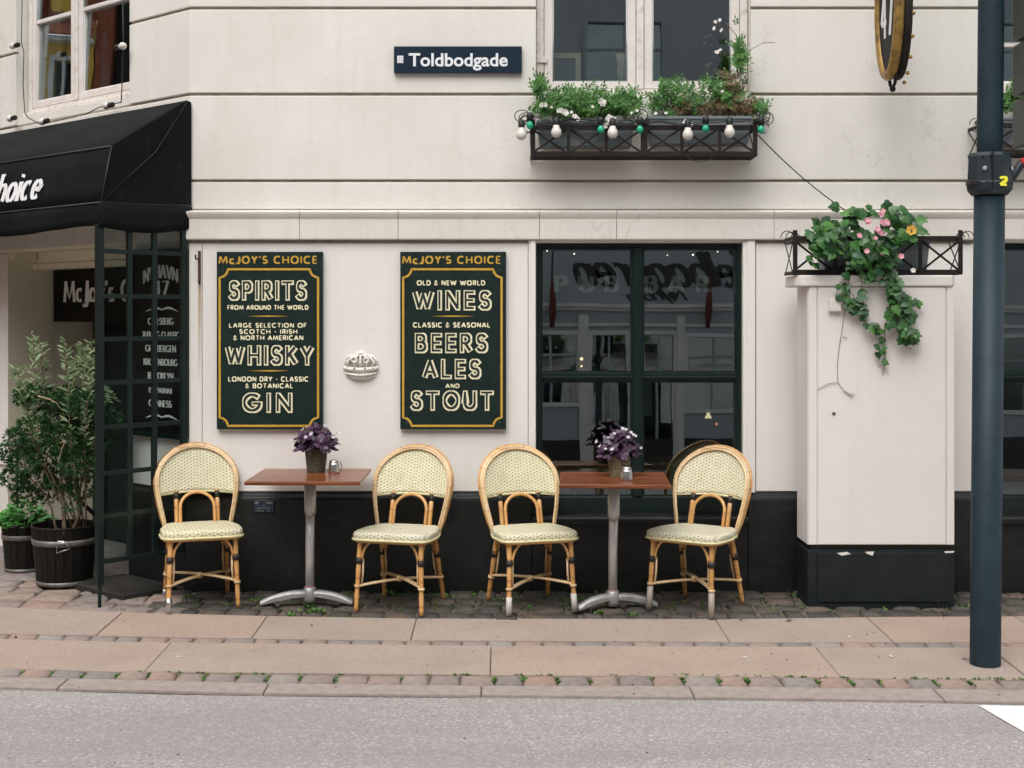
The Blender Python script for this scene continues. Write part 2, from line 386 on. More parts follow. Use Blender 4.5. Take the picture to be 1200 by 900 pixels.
M['opp_dark']=mat('dark_shop_opening',(.012,.012,.012),rough=.4)
M['yellow_wall']=mat('ochre_yellow_render',(.62,.38,.06),(.70,.46,.09),2,.8)
M['roof']=mat('red_clay_tile',(.22,.065,.035),(.33,.10,.05),20,.8,bump=.6,bscale=30)
M['stave']=mat('black_barrel_stave',(.005,.0045,.004),(.013,.011,.009),14,.55,bump=.6,bscale=20,stretch=(6,6,.6),spec=.25)
M['hoop']=mat('dull_galvanised_hoop',(.16,.15,.14),(.27,.25,.235),25,.5,metal=.6,bump=.2,bscale=80)
M['soil']=mat('mossy_soil',(.05,.035,.02),(.13,.10,.045),30,.95,bump=1,bscale=50,bd=.01)
M['bark']=mat('grey_brown_bark',(.10,.07,.045),(.22,.16,.11),18,.9,bump=.8,bscale=50,stretch=(3,3,.6))
G=lambda a: a
def leafm(name, cols, rough=.45, trans=.15):
    t=NT(name)
    r=t.n('ShaderNodeNewGeometry').outputs['Random Per Island']
    oi=t.n('ShaderNodeObjectInfo').outputs['Random']
    rr=t.math('FRACT', t.math('ADD', r, oi))
    c=t.ramp(rr,[(i/(len(cols)-1),k) for i,k in enumerate(cols)])
    t.base(c); t.rough(rough)
    t.b.inputs['Transmission Weight'].default_value=0
    tl=t.n('ShaderNodeBsdfTranslucent'); t.l(c,tl.inputs[0])
    mx=t.n('ShaderNodeMixShader'); mx.inputs[0].default_value=trans
    t.l(t.b.outputs[0],mx.inputs[1]); t.l(tl.outputs[0],mx.inputs[2]); t.l(mx.outputs[0],t.out.inputs[0])
    return t.m
M['ivy']=leafm('ivy_leaf',[(.014,.06,.014),(.030,.11,.022),(.060,.18,.035),(.02,.075,.03),(.095,.24,.05)],.42)
M['vine']=leafm('jasmine_leaf',[(.035,.13,.018),(.07,.20,.03),(.045,.15,.025),(.11,.27,.045)],.5)
M['vine_brown']=leafm('dry_vine_leaf',[(.14,.07,.03),(.20,.11,.05),(.08,.12,.03),(.10,.05,.03)],.6)
M['juniper']=leafm('juniper_needles',[(.018,.070,.022),(.035,.11,.030),(.060,.16,.040),(.022,.08,.03)],.5)
M['olive']=leafm('olive_leaf',[(.11,.18,.07),(.20,.28,.13),(.30,.37,.20),(.14,.22,.09)],.5)
M['herb']=leafm('bright_herb_leaf',[(.05,.20,.035),(.09,.30,.06),(.06,.22,.05)],.4)
M['purple']=leafm('purple_shamrock_leaf',[(.030,.012,.032),(.060,.022,.058),(.10,.042,.098),(.022,.010,.022)],.4)
M['petal_white']=leafm('white_petal',[(.80,.78,.74),(.72,.68,.62),(.84,.80,.76)],.6)
M['petal_lilac']=leafm('pale_lilac_petal',[(.62,.54,.62),(.74,.70,.73)],.6)
M['petal_pink']=leafm('pink_petal',[(.75,.34,.40),(.80,.45,.50),(.70,.26,.34)],.6)
M['petal_yellow']=leafm('orange_yellow_petal',[(.70,.36,.04),(.75,.46,.08)],.6)
M['moss']=leafm('moss_and_weeds',[(.05,.13,.02),(.09,.20,.03),(.13,.26,.05)],.8)
M['stem']=mat('thin_brown_stem',(.13,.08,.045),(.22,.15,.09),30,.8)
M['gstem']=mat('green_stem',(.09,.15,.05),rough=.7)
M['planter']=mat('blue_grey_planter_plastic',(.13,.155,.17),(.165,.19,.20),6,.55)
M['bulb_white']=mat('milky_bulb_glass',(.72,.68,.62),(.62,.57,.52),20,.35)
M['bulb_green']=mat('green_bulb_glass',(.01,.33,.17),(.015,.40,.22),20,.25)
M['basket']=mat('dark_wicker',(.035,.032,.02),(.10,.085,.045),45,.6,bump=1,bscale=90,stretch=(1,1,2.5),bd=.006)
M['basket2']=mat('tan_wicker',(.10,.082,.05),(.24,.20,.12),45,.6,bump=1,bscale=90,stretch=(1,1,2.5),bd=.006)
M['gilt']=mat('chipped_gilt_frame',(.36,.22,.055),(.13,.08,.03),22,.4,metal=.35,bump=.6,bscale=50,lo=.45,hi=.7)
M['plaster']=mat('painted_plaster_relief',(.78,.745,.69),(.50,.44,.35),45,.7,bump=.6,bscale=70,lo=.5,hi=.8)
M['brass']=mat('tarnished_bronze',(.18,.11,.04),rough=.5,metal=.6)
M['rust']=mat('rusty_iron',(.10,.035,.02),(.05,.03,.02),40,.85,bump=.6,bscale=80)
M['debris']=mat('dark_litter',(.02,.017,.015),rough=.9)
M['litter_white']=mat('pale_litter',(.7,.68,.64),rough=.8)
M['wood_frame']=mat('pale_wood_frame',(.62,.50,.33),rough=.6)
M['blue_glass']=mat('blue_enamel',(.06,.16,.22),rough=.3)
M['stone_dark']=mat('dark_step_stone',(.014,.012,.010),(.028,.024,.020),8,.7,bump=.5,bscale=30)
def emis(name,c,s):
    t=NT(name); t.b.inputs['Emission Color'].default_value=(*c,1); t.b.inputs['Emission Strength'].default_value=s; t.base(c); return t.m
M['lamp']=emis('warm_lamp',(1,.62,.28),2.2); M['fairy']=emis('fairy_light',(1,.9,.72),5)

# ------------------------------------------------------------------ stroke lettering
def arc(cx,cy,rx,ry,a0,a1,n=12):
    return [(cx+rx*math.cos(R(a0+(a1-a0)*i/n)), cy+ry*math.sin(R(a0+(a1-a0)*i/n))) for i in range(n+1)]
GL={
'A':(.74,[[(0,0),(.37,1)],[(.37,1),(.74,0)],[(.13,.3),(.61,.3)]]),
'B':(.56,[[(0,0),(0,1)],[(0,1),(.26,1)]+arc(.28,.77,.22,.23,90,-90)+[(0,.54)],[(0,.54),(.28,.54)]+arc(.29,.27,.27,.27,90,-90)+[(0,0)]]),
'C':(.72,[arc(.42,.5,.42,.5,52,308,18)]),
'D':(.68,[[(0,0),(0,1)],[(0,1),(.25,1)]+arc(.26,.5,.42,.5,90,-90,14)+[(0,0)]]),
'E':(.46,[[(0,0),(0,1)],[(0,1),(.46,1)],[(0,.5),(.42,.5)],[(0,0),(.46,0)]]),
'F':(.46,[[(0,0),(0,1)],[(0,1),(.46,1)],[(0,.5),(.40,.5)]]),
'G':(.8,[arc(.42,.5,.42,.5,52,345,20)+[(.83,.44)],[(.5,.44),(.83,.44)]]),
'H':(.66,[[(0,0),(0,1)],[(.66,0),(.66,1)],[(0,.5),(.66,.5)]]),
'I':(0,[[(0,0),(0,1)]]),
'J':(.36,[[(.34,1),(.34,.2)]+arc(.15,.2,.19,.22,0,-150,8)]),
'K':(.58,[[(0,0),(0,1)],[(.54,1),(0,.40)],[(.17,.58),(.58,0)]]),
'L':(.44,[[(0,0),(0,1)],[(0,0),(.44,0)]]),
'M':(.88,[[(0,0),(.1,1)],[(.1,1),(.44,.15),(.78,1)],[(.78,1),(.88,0)]]),
'N':(.66,[[(0,0),(0,1)],[(0,1),(.66,0)],[(.66,0),(.66,1)]]),
'O':(.86,[arc(.43,.5,.43,.5,90,450,24)]),
'P':(.52,[[(0,0),(0,1)],[(0,1),(.25,1)]+arc(.26,.73,.26,.27,90,-90)+[(0,.46)]]),
'R':(.55,[[(0,0),(0,1)],[(0,1),(.25,1)]+arc(.26,.74,.25,.26,90,-90)+[(0,.48)],[(.22,.48),(.55,0)]]),
'S':(.52,[arc(.26,.75,.23,.25,35,265,12)+arc(.26,.255,.26,.255,85,-148,12)]),
'T':(.62,[[(0,1),(.62,1)],[(.31,1),(.31,0)]]),
'U':(.64,[[(0,1),(0,.33)]+arc(.32,.33,.32,.33,180,360,12)+[(.64,1)]]),
'V':(.7,[[(0,1),(.35,0)],[(.35,0),(.7,1)]]),
'W':(1.08,[[(0,1),(.28,0)],[(.28,0),(.54,.9)],[(.54,.9),(.8,0)],[(.8,0),(1.08,1)]]),
'X':(.62,[[(0,0),(.62,1)],[(0,1),(.62,0)]]),
'Y':(.64,[[(0,1),(.32,.48)],[(.64,1),(.32,.48)],[(.32,.48),(.32,0)]]),
'&':(.62,[[(.62,0),(.15,.62),(.12,.8),(.26,1),(.4,.84),(.34,.65),(.08,.36),(.05,.15),(.22,0),(.44,.08),(.6,.4)]]),
'-':(.26,[[(0,.45),(.26,.45)]]),
"'":(.02,[[(0,1.02),(0,.76)]]),
'4':(.6,[[(.42,0),(.42,1)],[(.42,1),(0,.3)],[(0,.3),(.62,.3)]]),
'7':(.52,[[(0,1),(.52,1)],[(.52,1),(.16,0)]]),
'2':(.54,[arc(.27,.72,.26,.28,165,-35,10)+[(0,0)],[(0,0),(.56,0)]]),
'a':(.44,[arc(.22,.31,.22,.31,40,320,14),[(.44,.62),(.44,0)]]),
'b':(.46,[[(0,1),(0,0)],arc(.23,.31,.23,.31,140,-140,14)]),
'c':(.42,[arc(.24,.31,.24,.31,50,310,12)]),
'e':(.46,[[(.02,.34),(.46,.34)]+arc(.23,.31,.23,.31,5,312,14)]),
'f':(.30,[[(.1,0),(.1,.8)]+arc(.25,.8,.15,.2,180,50,6),[(-.05,.6),(.28,.6)]]),
'g':(.44,[arc(.22,.31,.22,.31,40,320,14),[(.44,.62),(.44,-.12)]+arc(.22,-.12,.22,.2,0,-160,8)]),
'h':(.42,[[(0,0),(0,1)],[(0,.36)]+arc(.21,.4,.21,.22,170,0,8)+[(.42,0)]]),
'i':(0,[[(0,.62),(0,0)],[(0,.82),(0,.93)]]),
'l':(0,[[(0,1),(0,0)]]),
'n':(.42,[[(0,0),(0,.62)],[(0,.36)]+arc(.21,.4,.21,.22,170,0,8)+[(.42,0)]]),
'o':(.48,[arc(.24,.31,.24,.31,90,450,16)]),
'r':(.28,[[(0,0),(0,.62)],[(0,.36)]+arc(.2,.4,.2,.22,170,60,5)]),
's':(.34,[arc(.17,.465,.15,.155,35,265,9)+arc(.17,.155,.17,.155,85,-148,9)]),
'v':(.44,[[(0,.62),(.22,0)],[(.22,0),(.44,.62)]]),
'y':(.44,[[(0,.62),(.23,.02)],[(.44,.62),(.12,-.3)]]),
'j':(.36,[[(.34,1),(.34,-.05)]+arc(.15,-.05,.19,.2,0,-150,8)]),
}
def layout(s, gap, space=.42):
    x=0; out=[]
    for c in s:
        if c==' ': x+=space; continue
        wd,st=GL[c]
        for k in st: out.append([(x+a,b) for a,b in k])
        x+=wd+gap
    return out, x-gap
def ribbon(pts, tk, tn, ext=0.0):
    n=len(pts); L=[]; Rr=[]
    P=[Vector(p) for p in pts]
    if ext:
        P[0]=P[0]+(P[0]-P[1]).normalized()*ext; P[-1]=P[-1]+(P[-1]-P[-2]).normalized()*ext
    for i in range(n):
        d0=(P[i]-P[i-1]).normalized() if i>0 else None
        d1=(P[i+1]-P[i]).normalized() if i<n-1 else None
        if d0 is None: d0=d1
        if d1 is None: d1=d0
        t=(d0+d1); t = t.normalized() if t.length>1e-6 else d1
        nn=Vector((-t.y,t.x)); k=1/max(.55,abs(t.dot(d1)))
        hw=(tk*abs(t.y)+tn*abs(t.x))/2*k
        L.append(P[i]+nn*hw); Rr.append(P[i]-nn*hw)
    return L,Rr
def lettering(mb, s, mp, x0, y0, h, width=None, tk=.16, tn=None, gap=.24, space=.45, serif=0, shear=0, off=(0,0), lift=0, arch=0, hscale=1, ext=0):
    """flat printed letters; mp(x, y, k) puts them on the surface, k = height above it"""
    tn = tk if tn is None else tn
    st,W=layout(s,gap,space)
    sx = (width/W) if width else h*hscale
    strokes=[]
    for k in st:
        strokes.append((k,tk,tn,0))
        if serif:
            for e,o in ((k[0],k[1]),(k[-1],k[-2])):
                if abs(o[1]-e[1])>.15 and abs(e[1]-o[1])>abs(e[0]-o[0])*1.2 and (abs(e[1])<.02 or abs(e[1]-1)<.02 or abs(e[1]-.62)<.02) and len(k)<=4 or (len(k)>4 and e in (k[0],) and abs(o[0]-e[0])<.01 and abs(e[1]-1)<.02):
                    strokes.append(([(e[0]-serif,e[1]),(e[0]+serif,e[1])],tn*1.1,tn*1.1,0))
    for i,(k,a,b,e) in enumerate(strokes):
        # keep stroke thickness even when the text is stretched
        q=[((p[0]+shear*p[1])*sx, p[1]*h) for p in k]
        ex=ext*a*h/2 if (ext and not (len(k)>10 and (Vector(k[0])-Vector(k[-1])).length<.02)) else 0
        if ex and min(abs(k[0][0]-k[1][0]),abs(k[-1][0]-k[-2][0]))>.03 and len(k)<4 and abs(k[0][1]-k[1][1])>.1: ex*=.25
        L,Rr=ribbon(q,a*min(h,sx*1.15),b*h,ex)
        vs=[]; n=len(L)
        for p in L+Rr:
            X=x0+p.x+off[0]*h; Y=y0+p.y+off[1]*h
            if arch: 
                m=(p.x/(W*sx)-.5)*2; Y-=arch*m*m
            vs.append(mp(X,Y,lift+.00012*(i%7)))
        mb.add(vs,[(j,j+1,n+j+1,n+j) for j in range(n-1)])
    return W*sx

def wall_grid(mb, u0,u1,v0,v1,z0,z1, holes):
    us=sorted(set([u0,u1]+[c for h in holes for c in h[:2] if u0<c<u1])); zs=sorted(set([z0,z1]+[c for h in holes for c in h[2:] if z0<c<z1]))
    for i in range(len(us)-1):
        run=None
        for j in range(len(zs)-1):
            um=(us[i]+us[i+1])/2; zm=(zs[j]+zs[j+1])/2
            hole=any(h[0]<um<h[1] and h[2]<zm<h[3] for h in holes)
            if not hole: run = (run[0] if run else zs[j], zs[j+1])
            if (hole or j==len(zs)-2) and run:
                mb.box(us[i],us[i+1],v0,v1,run[0],run[1]); run=None
    return mb

# ================================================================== GROUND
PXS=[-300,0,200,400,600,800,1000,1200,1500]
LINES=[[706,711,720,723,727,726,723,722,721],
       [737,742,746,750,751,752,752,752.5,753],
       [742,747,753,756,757,758,758,758.5,759],
       [778,783,788,791,791,791,794,796,799],
       [787,792,797,802,803,803,805,808,812],
       [797,804,810,813,814,816,818,822,827]]
def line_y(k, X):
    pts=[gpt(px,py) for px,py in zip(PXS,LINES[k])]
    if X<=pts[0].x: return pts[0].y
    if X>=pts[-1].x: return pts[-1].y
    for a,b in zip(pts,pts[1:]):
        if a.x<=X<=b.x: return a.y+(b.y-a.y)*(X-a.x)/(b.x-a.x)
g=MB(); g.box(-120,120,-120,120,-.6,-.35); g.build('ground',M['asphalt']); tag(bpy.data.objects['ground'],kind='structure')
rd=MB()
xs=[-60,-8,-4.2]+[i*.5 for i in range(-8,11)]+[6.5,60]
for a,b in zip(xs,xs[1:]):
    ya=line_y(5,a)+.02; yb=line_y(5,b)+.02
    vs=[(a,-12.4,-.072),(b,-12.4,-.072),(b,yb-.5,-.072),(a,ya-.5,-.072),(b,yb,gz(yb)-.016),(a,ya,gz(ya)-.016)]
    rd.add(vs+[(x,y,-.4) for x,y,z in vs], [(0,1,2,3),(3,2,4,5),(0,6,7,1),(5,4,10,11)])
road=rd.build('road',M['asphalt'],recalc=False); tag(road,kind='structure')
pv=MB()
xs=[-12]+[i*.5 for i in range(-9,11)]+[12]
for a,b in zip(xs,xs[1:]):
    ya,yb=line_y(5,a)-.0,line_y(5,b)-.0
    vs=[(a,ya,gz(ya)-.014),(b,yb,gz(yb)-.014),(b,0,-.012),(a,0,-.012),(b,3.5,-.012),(a,3.5,-.012)]
    pv.add(vs,[(0,1,2,3),(3,2,4,5)])
pave=pv.build('pavement',M['joint'],recalc=False); tag(pave,kind='structure')
op=MB(); op.box(-60,60,-14.2,-12.4,-.3,.03); tag(op.build('far_pavement',M['slab'],bevel=.01),kind='structure')
def stone(name, quad, mt, top=0.0, th=.05, bev=.006, dome=.0, parent=pave, jit=.0):
    """a laid stone: quad = 4 ground points ccw, top = height above the local paving"""
    n=[]
    P=[Vector((x,y,0)) for x,y in quad]
    ring=[]
    for i in range(4):
        a,b=P[i],P[(i+1)%4]
        ring.append(a)
        if jit: ring.append((a+b)/2+Vector((random.uniform(-jit,jit),random.uniform(-jit,jit),0)))
    c=sum(ring,Vector())/len(ring)
    m=len(ring); vs=[]
    for s_,dz in ((1.0,-th),(1.0,-bev*1.3),(.93,0),(.55,dome)):
        for p in ring:
            q=c+(p-c)*s_; 
            if s_==.93: 
                d=(p-c); q=p-d.normalized()*min(bev*1.6,d.length*.3)
            vs.append((q.x,q.y,gz(q.y)+top+dz+ (random.uniform(-1,1)*dome*.3 if dome and s_<1 else 0)))
    fs=[]
    for k in range(3):
        for i in range(m): fs.append((k*m+i,k*m+(i+1)%m,(k+1)*m+(i+1)%m,(k+1)*m+i))
    fs.append([3*m+i for i in range(m)])
    o=MB(); o.add([(x-c.x,y-c.y,z) for x,y,z in vs],fs,bool(dome)); o=o.build(name,mt,parent,recalc=False)
    o.location=(c.x,c.y,0); return o
# slabs, two rows: joints read off the photograph at the rows' middles
def slabs(k, py, joints, slant):
    X=[gpt(px,py).x for px in joints]
    for a,b in zip(X,X[1:]):
        g_=.0022
        def pt(x,kk,sg): 
            # joints lean a little
            return (x+sg*g_, line_y(kk,x)+(g_ if kk==k+1 else -g_))
        stone('paving_slab',[pt(a,k+1,1),pt(b,k+1,-1),pt(b,k,-1),pt(a,k,1)],M['slab'],random.uniform(-.0015,.002),.05,.003)
slabs(0,736,[-620,-260,-60,122,303,485,845,1030,1210,1400,1700],0)
slabs(2,775,[-700,-400,-210,180,575,970,1180,1560,1900],0)
def sett_row(k,w0,w1,mt,x0=-3.7,x1=4.2,dome=.006,top=.0,gap=.008,weeds=None):
    x=x0
    while x<x1:
        wd=random.uniform(w0,w1); a,b=x+gap/2,x+wd-gap/2
        j=lambda s=.004: random.uniform(-s,s)
        ya0,yb0=line_y(k+1,a),line_y(k+1,b); ya1,yb1=line_y(k,a),line_y(k,b)
        stone('granite_sett',[(a+j(),ya0+.006+j()),(b+j(),yb0+.006+j()),(b+j(),yb1-.006+j()),(a+j(),ya1-.006+j())],mt,top+random.uniform(-.003,.003),.05,.007,dome,jit=.003)
        if weeds is not None and random.random()<.8: weeds.append((b+gap/2,(yb0+yb1)/2))
        x+=wd
weedspots=[]
sett_row(1,.12,.16,M['cobble'],dome=.001,gap=.006)
sett_row(3,.125,.165,M['cobble'],dome=.006,weeds=weedspots)
# kerb stones
x=-3.9
for wd in [.7,.62,.55,.95,.98,.95,1.1,.9,1.0,1.1]:
    a,b=x+.003,x+wd-.003
    stone('kerb_stone',[(a,line_y(5,a)),(b,line_y(5,b)),(b,line_y(4,b)-.004),(a,line_y(4,a)-.004)],M['kerb'],-.002,.09,.003); x+=wd
# irregular setts between slabs and wall (and round the canted corner)
def in_chamfer(x,y):  # inside building?
    v=(x-CX0)*DV.x+y*DV.y; return y>-.01 and v>-.03 if x<CX0 else y>-.02
row_y=[None,.0,.13,.26,.40]
def wall_setts(x0,x1,ymax,rows,w0,w1,mt):
    y=None
    for r_ in range(rows):
        f0=r_/rows; f1=(r_+1)/rows
        x=x0-random.random()*.1
        while x<x1:
            wd=random.uniform(w0,w1); a,b=x+.007,x+wd-.007
            j=lambda s=.013: random.uniform(-s,s)
            A=lambda X,f: line_y(0,X)*(1-f)+ymax(X)*f
            q=[(a+j(),A(a,f0)+.008+j()),(b+j(),A(b,f0)+.008+j()),(b+j(),A(b,f1)-.006+j()),(a+j(),A(a,f1)-.006+j())]
            stone('granite_sett',q,mt,random.uniform(-.009,.006),.05,.008,.004,jit=.012)
            x+=wd
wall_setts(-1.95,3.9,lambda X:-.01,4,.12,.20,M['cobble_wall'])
wall_setts(-3.6,-1.95,lambda X:.34,4,.16,.30,M['cobble'])
# big flags at the foot of the tubs
st=stone('flagstone',[(-3.7,.36),(-2.25,.36),(-2.5,.95),(-3.7,1.15)],M['cobble'],.004,.06,.012,.004)
st=stone('flagstone',[(-3.72,1.17),(-2.52,.97),(-2.9,2.4),(-3.9,2.4)],M['cobble'],.0,.06,.012,.004)
step=MB(xf=ch); step.box(.06,.62,-.42,-.05,-.02,.035); step.box(-.0,.60,-.04,0,-.02,.03)
tag(step.build('step_stone',M['stone_dark'],pave,bevel=.012))
# weeds and moss
wd=MB()
def tuft(mb,x,y,z,h,n,spread):
    for _ in range(n):
        a=random.uniform(0,2*PI); r=random.random()**.5*spread; px,py=x+math.cos(a)*r,y+math.sin(a)*r*.6
        t=random.uniform(0,2*PI); l=h*random.uniform(.5,1.2); ww=l*.32
        d=Vector((math.cos(t)*.6,math.sin(t)*.6,.8))*l; s_=Vector((-math.sin(t),math.cos(t),0))*ww
        p=Vector((px,py,z))
        mb.add([p,p+d*.5+s_,p+d,p+d*.5-s_],[(0,1,2,3)])
for x,y in weedspots: 
    n=random.choice([12,25,40,60])
    for _ in range(n//6): tuft(wd,x+random.uniform(-.012,.012),y+random.uniform(-.035,.045),gz(y)-.008,.016,6,.008)
for _ in range(140):
    x=random.uniform(-2.4,2.9); y=line_y(3,x)-random.uniform(0,.006)
    if random.random()<.5+.4*(x>1.5): tuft(wd,x,y,gz(y)-.003,.014,6,.012)
for px,py,n,s_ in ((370,718,60,.06),(340,722,12,.03),(365,712,25,.05),(400,700,14,.05),(455,697,14,.04),(560,692,8,.03),(520,700,14,.06),(300,705,10,.05),(620,715,8,.04),(680,705,10,.05),(700,720,10,.03),(740,722,10,.03),(930,700,16,.05),(1130,712,12,.04)):
    p=gpt(px,py); tuft(wd,p.x,p.y,p.z,.028,n,s_)
for _ in range(260):
    x=random.uniform(-2.2,2.8); y=random.uniform(-.5,-.02); tuft(wd,x,y,gz(y)-.004,.018,random.choice([3,6,10]),.02)
for _ in range(60):
    x=random.uniform(-1.8,2.8); tuft(wd,x,-.03,0,.022,4,.015)
tag(wd.build('moss_and_weeds',M['moss'],recalc=False),'green moss and small weeds growing in the joints of the pavement','weeds',kind='stuff')
lt=MB()
for _ in range(190):
    x=random.uniform(-2.6,2.8); y=random.uniform(-3.1,-.15); s_=random.uniform(.002,.006)*(1.3 if random.random()<.1 else .8)
    z=(gz(y) if y>line_y(5,x) else -.072)
    lt.ball((x,y,z+s_*.3),s_,5,3,.6)
tag(lt.build('litter_grit',M['debris']),'dark grit and crumbs scattered over road and pavement','grit',kind='stuff')
for px,py,a in ((870,772,.3),(995,748,1.2),(1046,771,2),(206,771,.2)):
    p=gpt(px,py); c=MB(); c.tube([(0,0,0),(.028,0,0)],.004,7)
    o=c.build('cigarette_end',M['litter_white']); o.location=(p.x,p.y,p.z+.005); o.rotation_euler=(0,0,a)
    tag(o,{870:'pale cigarette end on the outer slabs below the rightmost chair',995:'cigarette end on the inner slabs in front of the utility cabinet',1046:'cigarette end on the outer slabs between cabinet and lamp post',206:'cigarette end on the outer slabs left of the leftmost chair'}[px],'cigarette end')
for px,py,s_ in ((780,724,.03),(925,728,.03),(868,727,.022),(1130,773,.02)):
    p=gpt(px,py); c=MB(); c.add([(-1,0,0),(-.2,-.35,.12),(1,0,.05),(.1,.4,.18)],[(0,1,2,3)])
    o=c.build('fallen_leaf',M['rust'],recalc=False); o.location=(p.x,p.y,p.z+.004); o.scale=(s_,s_,s_); o.rotation_euler=(0,0,px*.7)
    tag(o,{780:'dry brown leaf beside the right-hand table base',925:'dry brown leaf in front of the left end of the cabinet',868:'small dry leaf beside the rightmost chair foot',1130:'small dry leaf at the foot of the lamp post'}[px],'leaf')
# white marking bottom right
a=gpt(1148,823); b=gpt(1210,862)
mk=MB(); z=-.068
mk.add([(wx(1148,-2.2),line_y(5,2.3)-.03,z),(3.9,line_y(5,3.4)-.03,z),(3.9,-4.2,z),(3.35,-4.2,z)],[(0,1,2,3)])
mk.v=[(x,y,(-.068 if y<-2.55 else gz(y)-.011-(.0)) ) for x,y,z in mk.v]
# follow the cambered edge of the asphalt
ya=line_y(5,2.4)-.03
X0=wx(1148,ya); slope=(wx(1200,gy(857))-X0)/(gy(857)-ya)
def road_z(x,y):
    y0=line_y(5,x)+.02
    if y<y0-.5: return -.072
    t=(y0-y)/.5; return (gz(y0)-.016)*(1-t)+(-.072)*t
mk=MB(); N_=14; vs=[]; 
for i in range(N_+1):
    y=ya-(i/N_)*1.9; xl=X0+slope*(y-ya)
    for j in range(5):
        xx=xl+(3.9-xl)*j/4 if i or True else xl
        yy=y+ (line_y(5,xx)-line_y(5,2.4))*(1-i/N_)
        vs.append((xx,yy,road_z(xx,yy)+.004))
mk.add(vs,[(i*5+j,i*5+j+1,(i+1)*5+j+1,(i+1)*5+j) for i in range(N_) for j in range(4)])
tag(mk.build('road_marking',M['marking'],road,recalc=False))

# ================================================================== THE CORNER BUILDING
ROOT=thing('corner_building','cream painted corner building with grooved render, black plinth and canted entrance corner','building',(0,0,0))
Lx0,Lx1=wx(628),wx(870.5); Lz0,Lz1=wz(603),wz(284.5)
Ux0,Ux1=wx(628),wx(880); Uz0=wz(113); UZ1=4.85
Rux0,Rux1=2.90,4.22; Rlx0,Rlx1=2.955,4.25
XE=6.6; UE=4.6
FH=[(Lx0,Lx1,Lz0,Lz1),(Ux0,Ux1,Uz0,UZ1),(Rux0,Rux1,Uz0,UZ1),(Rlx0,Rlx1,Lz0,Lz1)]
CH=[(.60,2.18,-.6,2.09),(.64,2.06,3.03,4.85)]
T42=.384
def run(profile, u0, u1, xf=None, mit0=0, mit1=0):
    """extrude a (v,z) profile along u with mitred ends"""
    mb=MB(xf); n=len(profile)
    vs=[(u0+mit0*v,v,z) for v,z in profile]+[(u1+mit1*v,v,z) for v,z in profile]
    mb.add(vs,[list(range(n))[::-1],list(range(n,2*n))]+[(i,(i+1)%n,n+(i+1)%n,n+i) for i in range(n)])
    return mb
# core masonry
c=MB(); wall_grid(c,CX0+.012,XE,.02,.34,-.3,9.0,FH); c.build('wall',M['wall'],ROOT)
c=MB(ch); wall_grid(c,.012,UE,.02,.34,-.6,9.0,CH); c.build('wall',M['wall'],ROOT)
gb=[wz(247)]+[wz(212),wz(110.5),wz(9.5)]; 
while gb[-1]<8.8: gb.append(gb[-1]+.512)
G_=.0085
def courses(u0,u1,holes,xf,corner):
    for z0,z1 in zip(gb,gb[1:]):
        hs=[h for h in holes if h[2]<z1-.03 and h[3]>z0+.03]
        cuts=[u0]
        for h in sorted(hs): cuts+=[h[0],h[1]]
        cuts.append(u1)
        for a,b in zip(cuts[::2],cuts[1::2]):
            if b-a<.02: continue
            prof=[(.021,z0+G_),(0.004,z0+G_),(0,z0+G_+.004),(0,z1-G_-.004),(.004,z1-G_),(.021,z1-G_)]
            run(prof,a,b,xf,0 if a!=u0 else T42,0).build('wall_course',M['wall'],ROOT)
courses(CX0,XE,FH,None,True)
courses(0,UE,CH,ch,True)
# dark groove backs
for xf,u1,hl in ((None,XE,FH),(ch,UE,CH)):
    for z in gb[1:]:
        hs=[h for h in hl if h[2]<z+.01<h[3]]
        cuts=[(CX0 if xf is None else 0)+.004]
        for h in sorted(hs): cuts+=[h[0],h[1]]
        cuts.append(u1)
        for a,b in zip(cuts[::2],cuts[1::2]):
            mb=MB(xf); mb.box(a,b,.015,.0195,z-G_*1.3,z+G_*1.3); mb.build('groove',M['groove'],ROOT)
# string course in blocks
prof=[(.022,wz(281)),(-.030,wz(281)),(-.032,wz(279)),(-.032,wz(257)),(-.040,wz(254.5)),(-.048,wz(251)),(-.050,wz(248.5)),(-.012,wz(246.5)),(.022,wz(246.5))]
cutp=[CX0]+[wx(p) for p in (352,467,632,722,906,1062,1215)]+[4.1,XE]
for i,(a,b) in enumerate(zip(cutp,cutp[1:])):
    run(prof,a+(.0012 if i else 0),b-.0012,None,T42 if i==0 else 0,0).build('cornice_block',M['cornice'],ROOT,bevel=.002)
cutu=[0,.75,1.6,2.4,3.3,UE]
for i,(a,b) in enumerate(zip(cutu,cutu[1:])):
    run(prof,a+(.0012 if i else 0),b-.0012,ch,T42 if i==0 else 0,0).build('cornice_block',M['cornice'],ROOT,bevel=.002)
# shadow gap under the string course, its shade put into the dark colour
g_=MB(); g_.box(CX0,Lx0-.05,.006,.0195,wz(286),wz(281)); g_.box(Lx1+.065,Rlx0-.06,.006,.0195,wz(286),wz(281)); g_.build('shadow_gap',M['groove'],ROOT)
# lower wall panels
zt=wz(285); zb=wz(577)
def panel(a,b,mit=0,xf=None,nm='wall_panel',z1=zt):
    prof=[(.021,zb),(.003,zb),(0,zb+.003),(0,z1-.004),(.004,z1),(.021,z1)]
    run(prof,a,b,xf,mit,0).build(nm,M['wall_low'],ROOT)
panel(CX0,wx(236.5),T42); panel(wx(237.3),wx(618.5)); panel(wx(886),Rlx0-.06); panel(Rlx1+.06,XE)
panel(0,.60,T42,ch); panel(2.18,UE,0,ch)
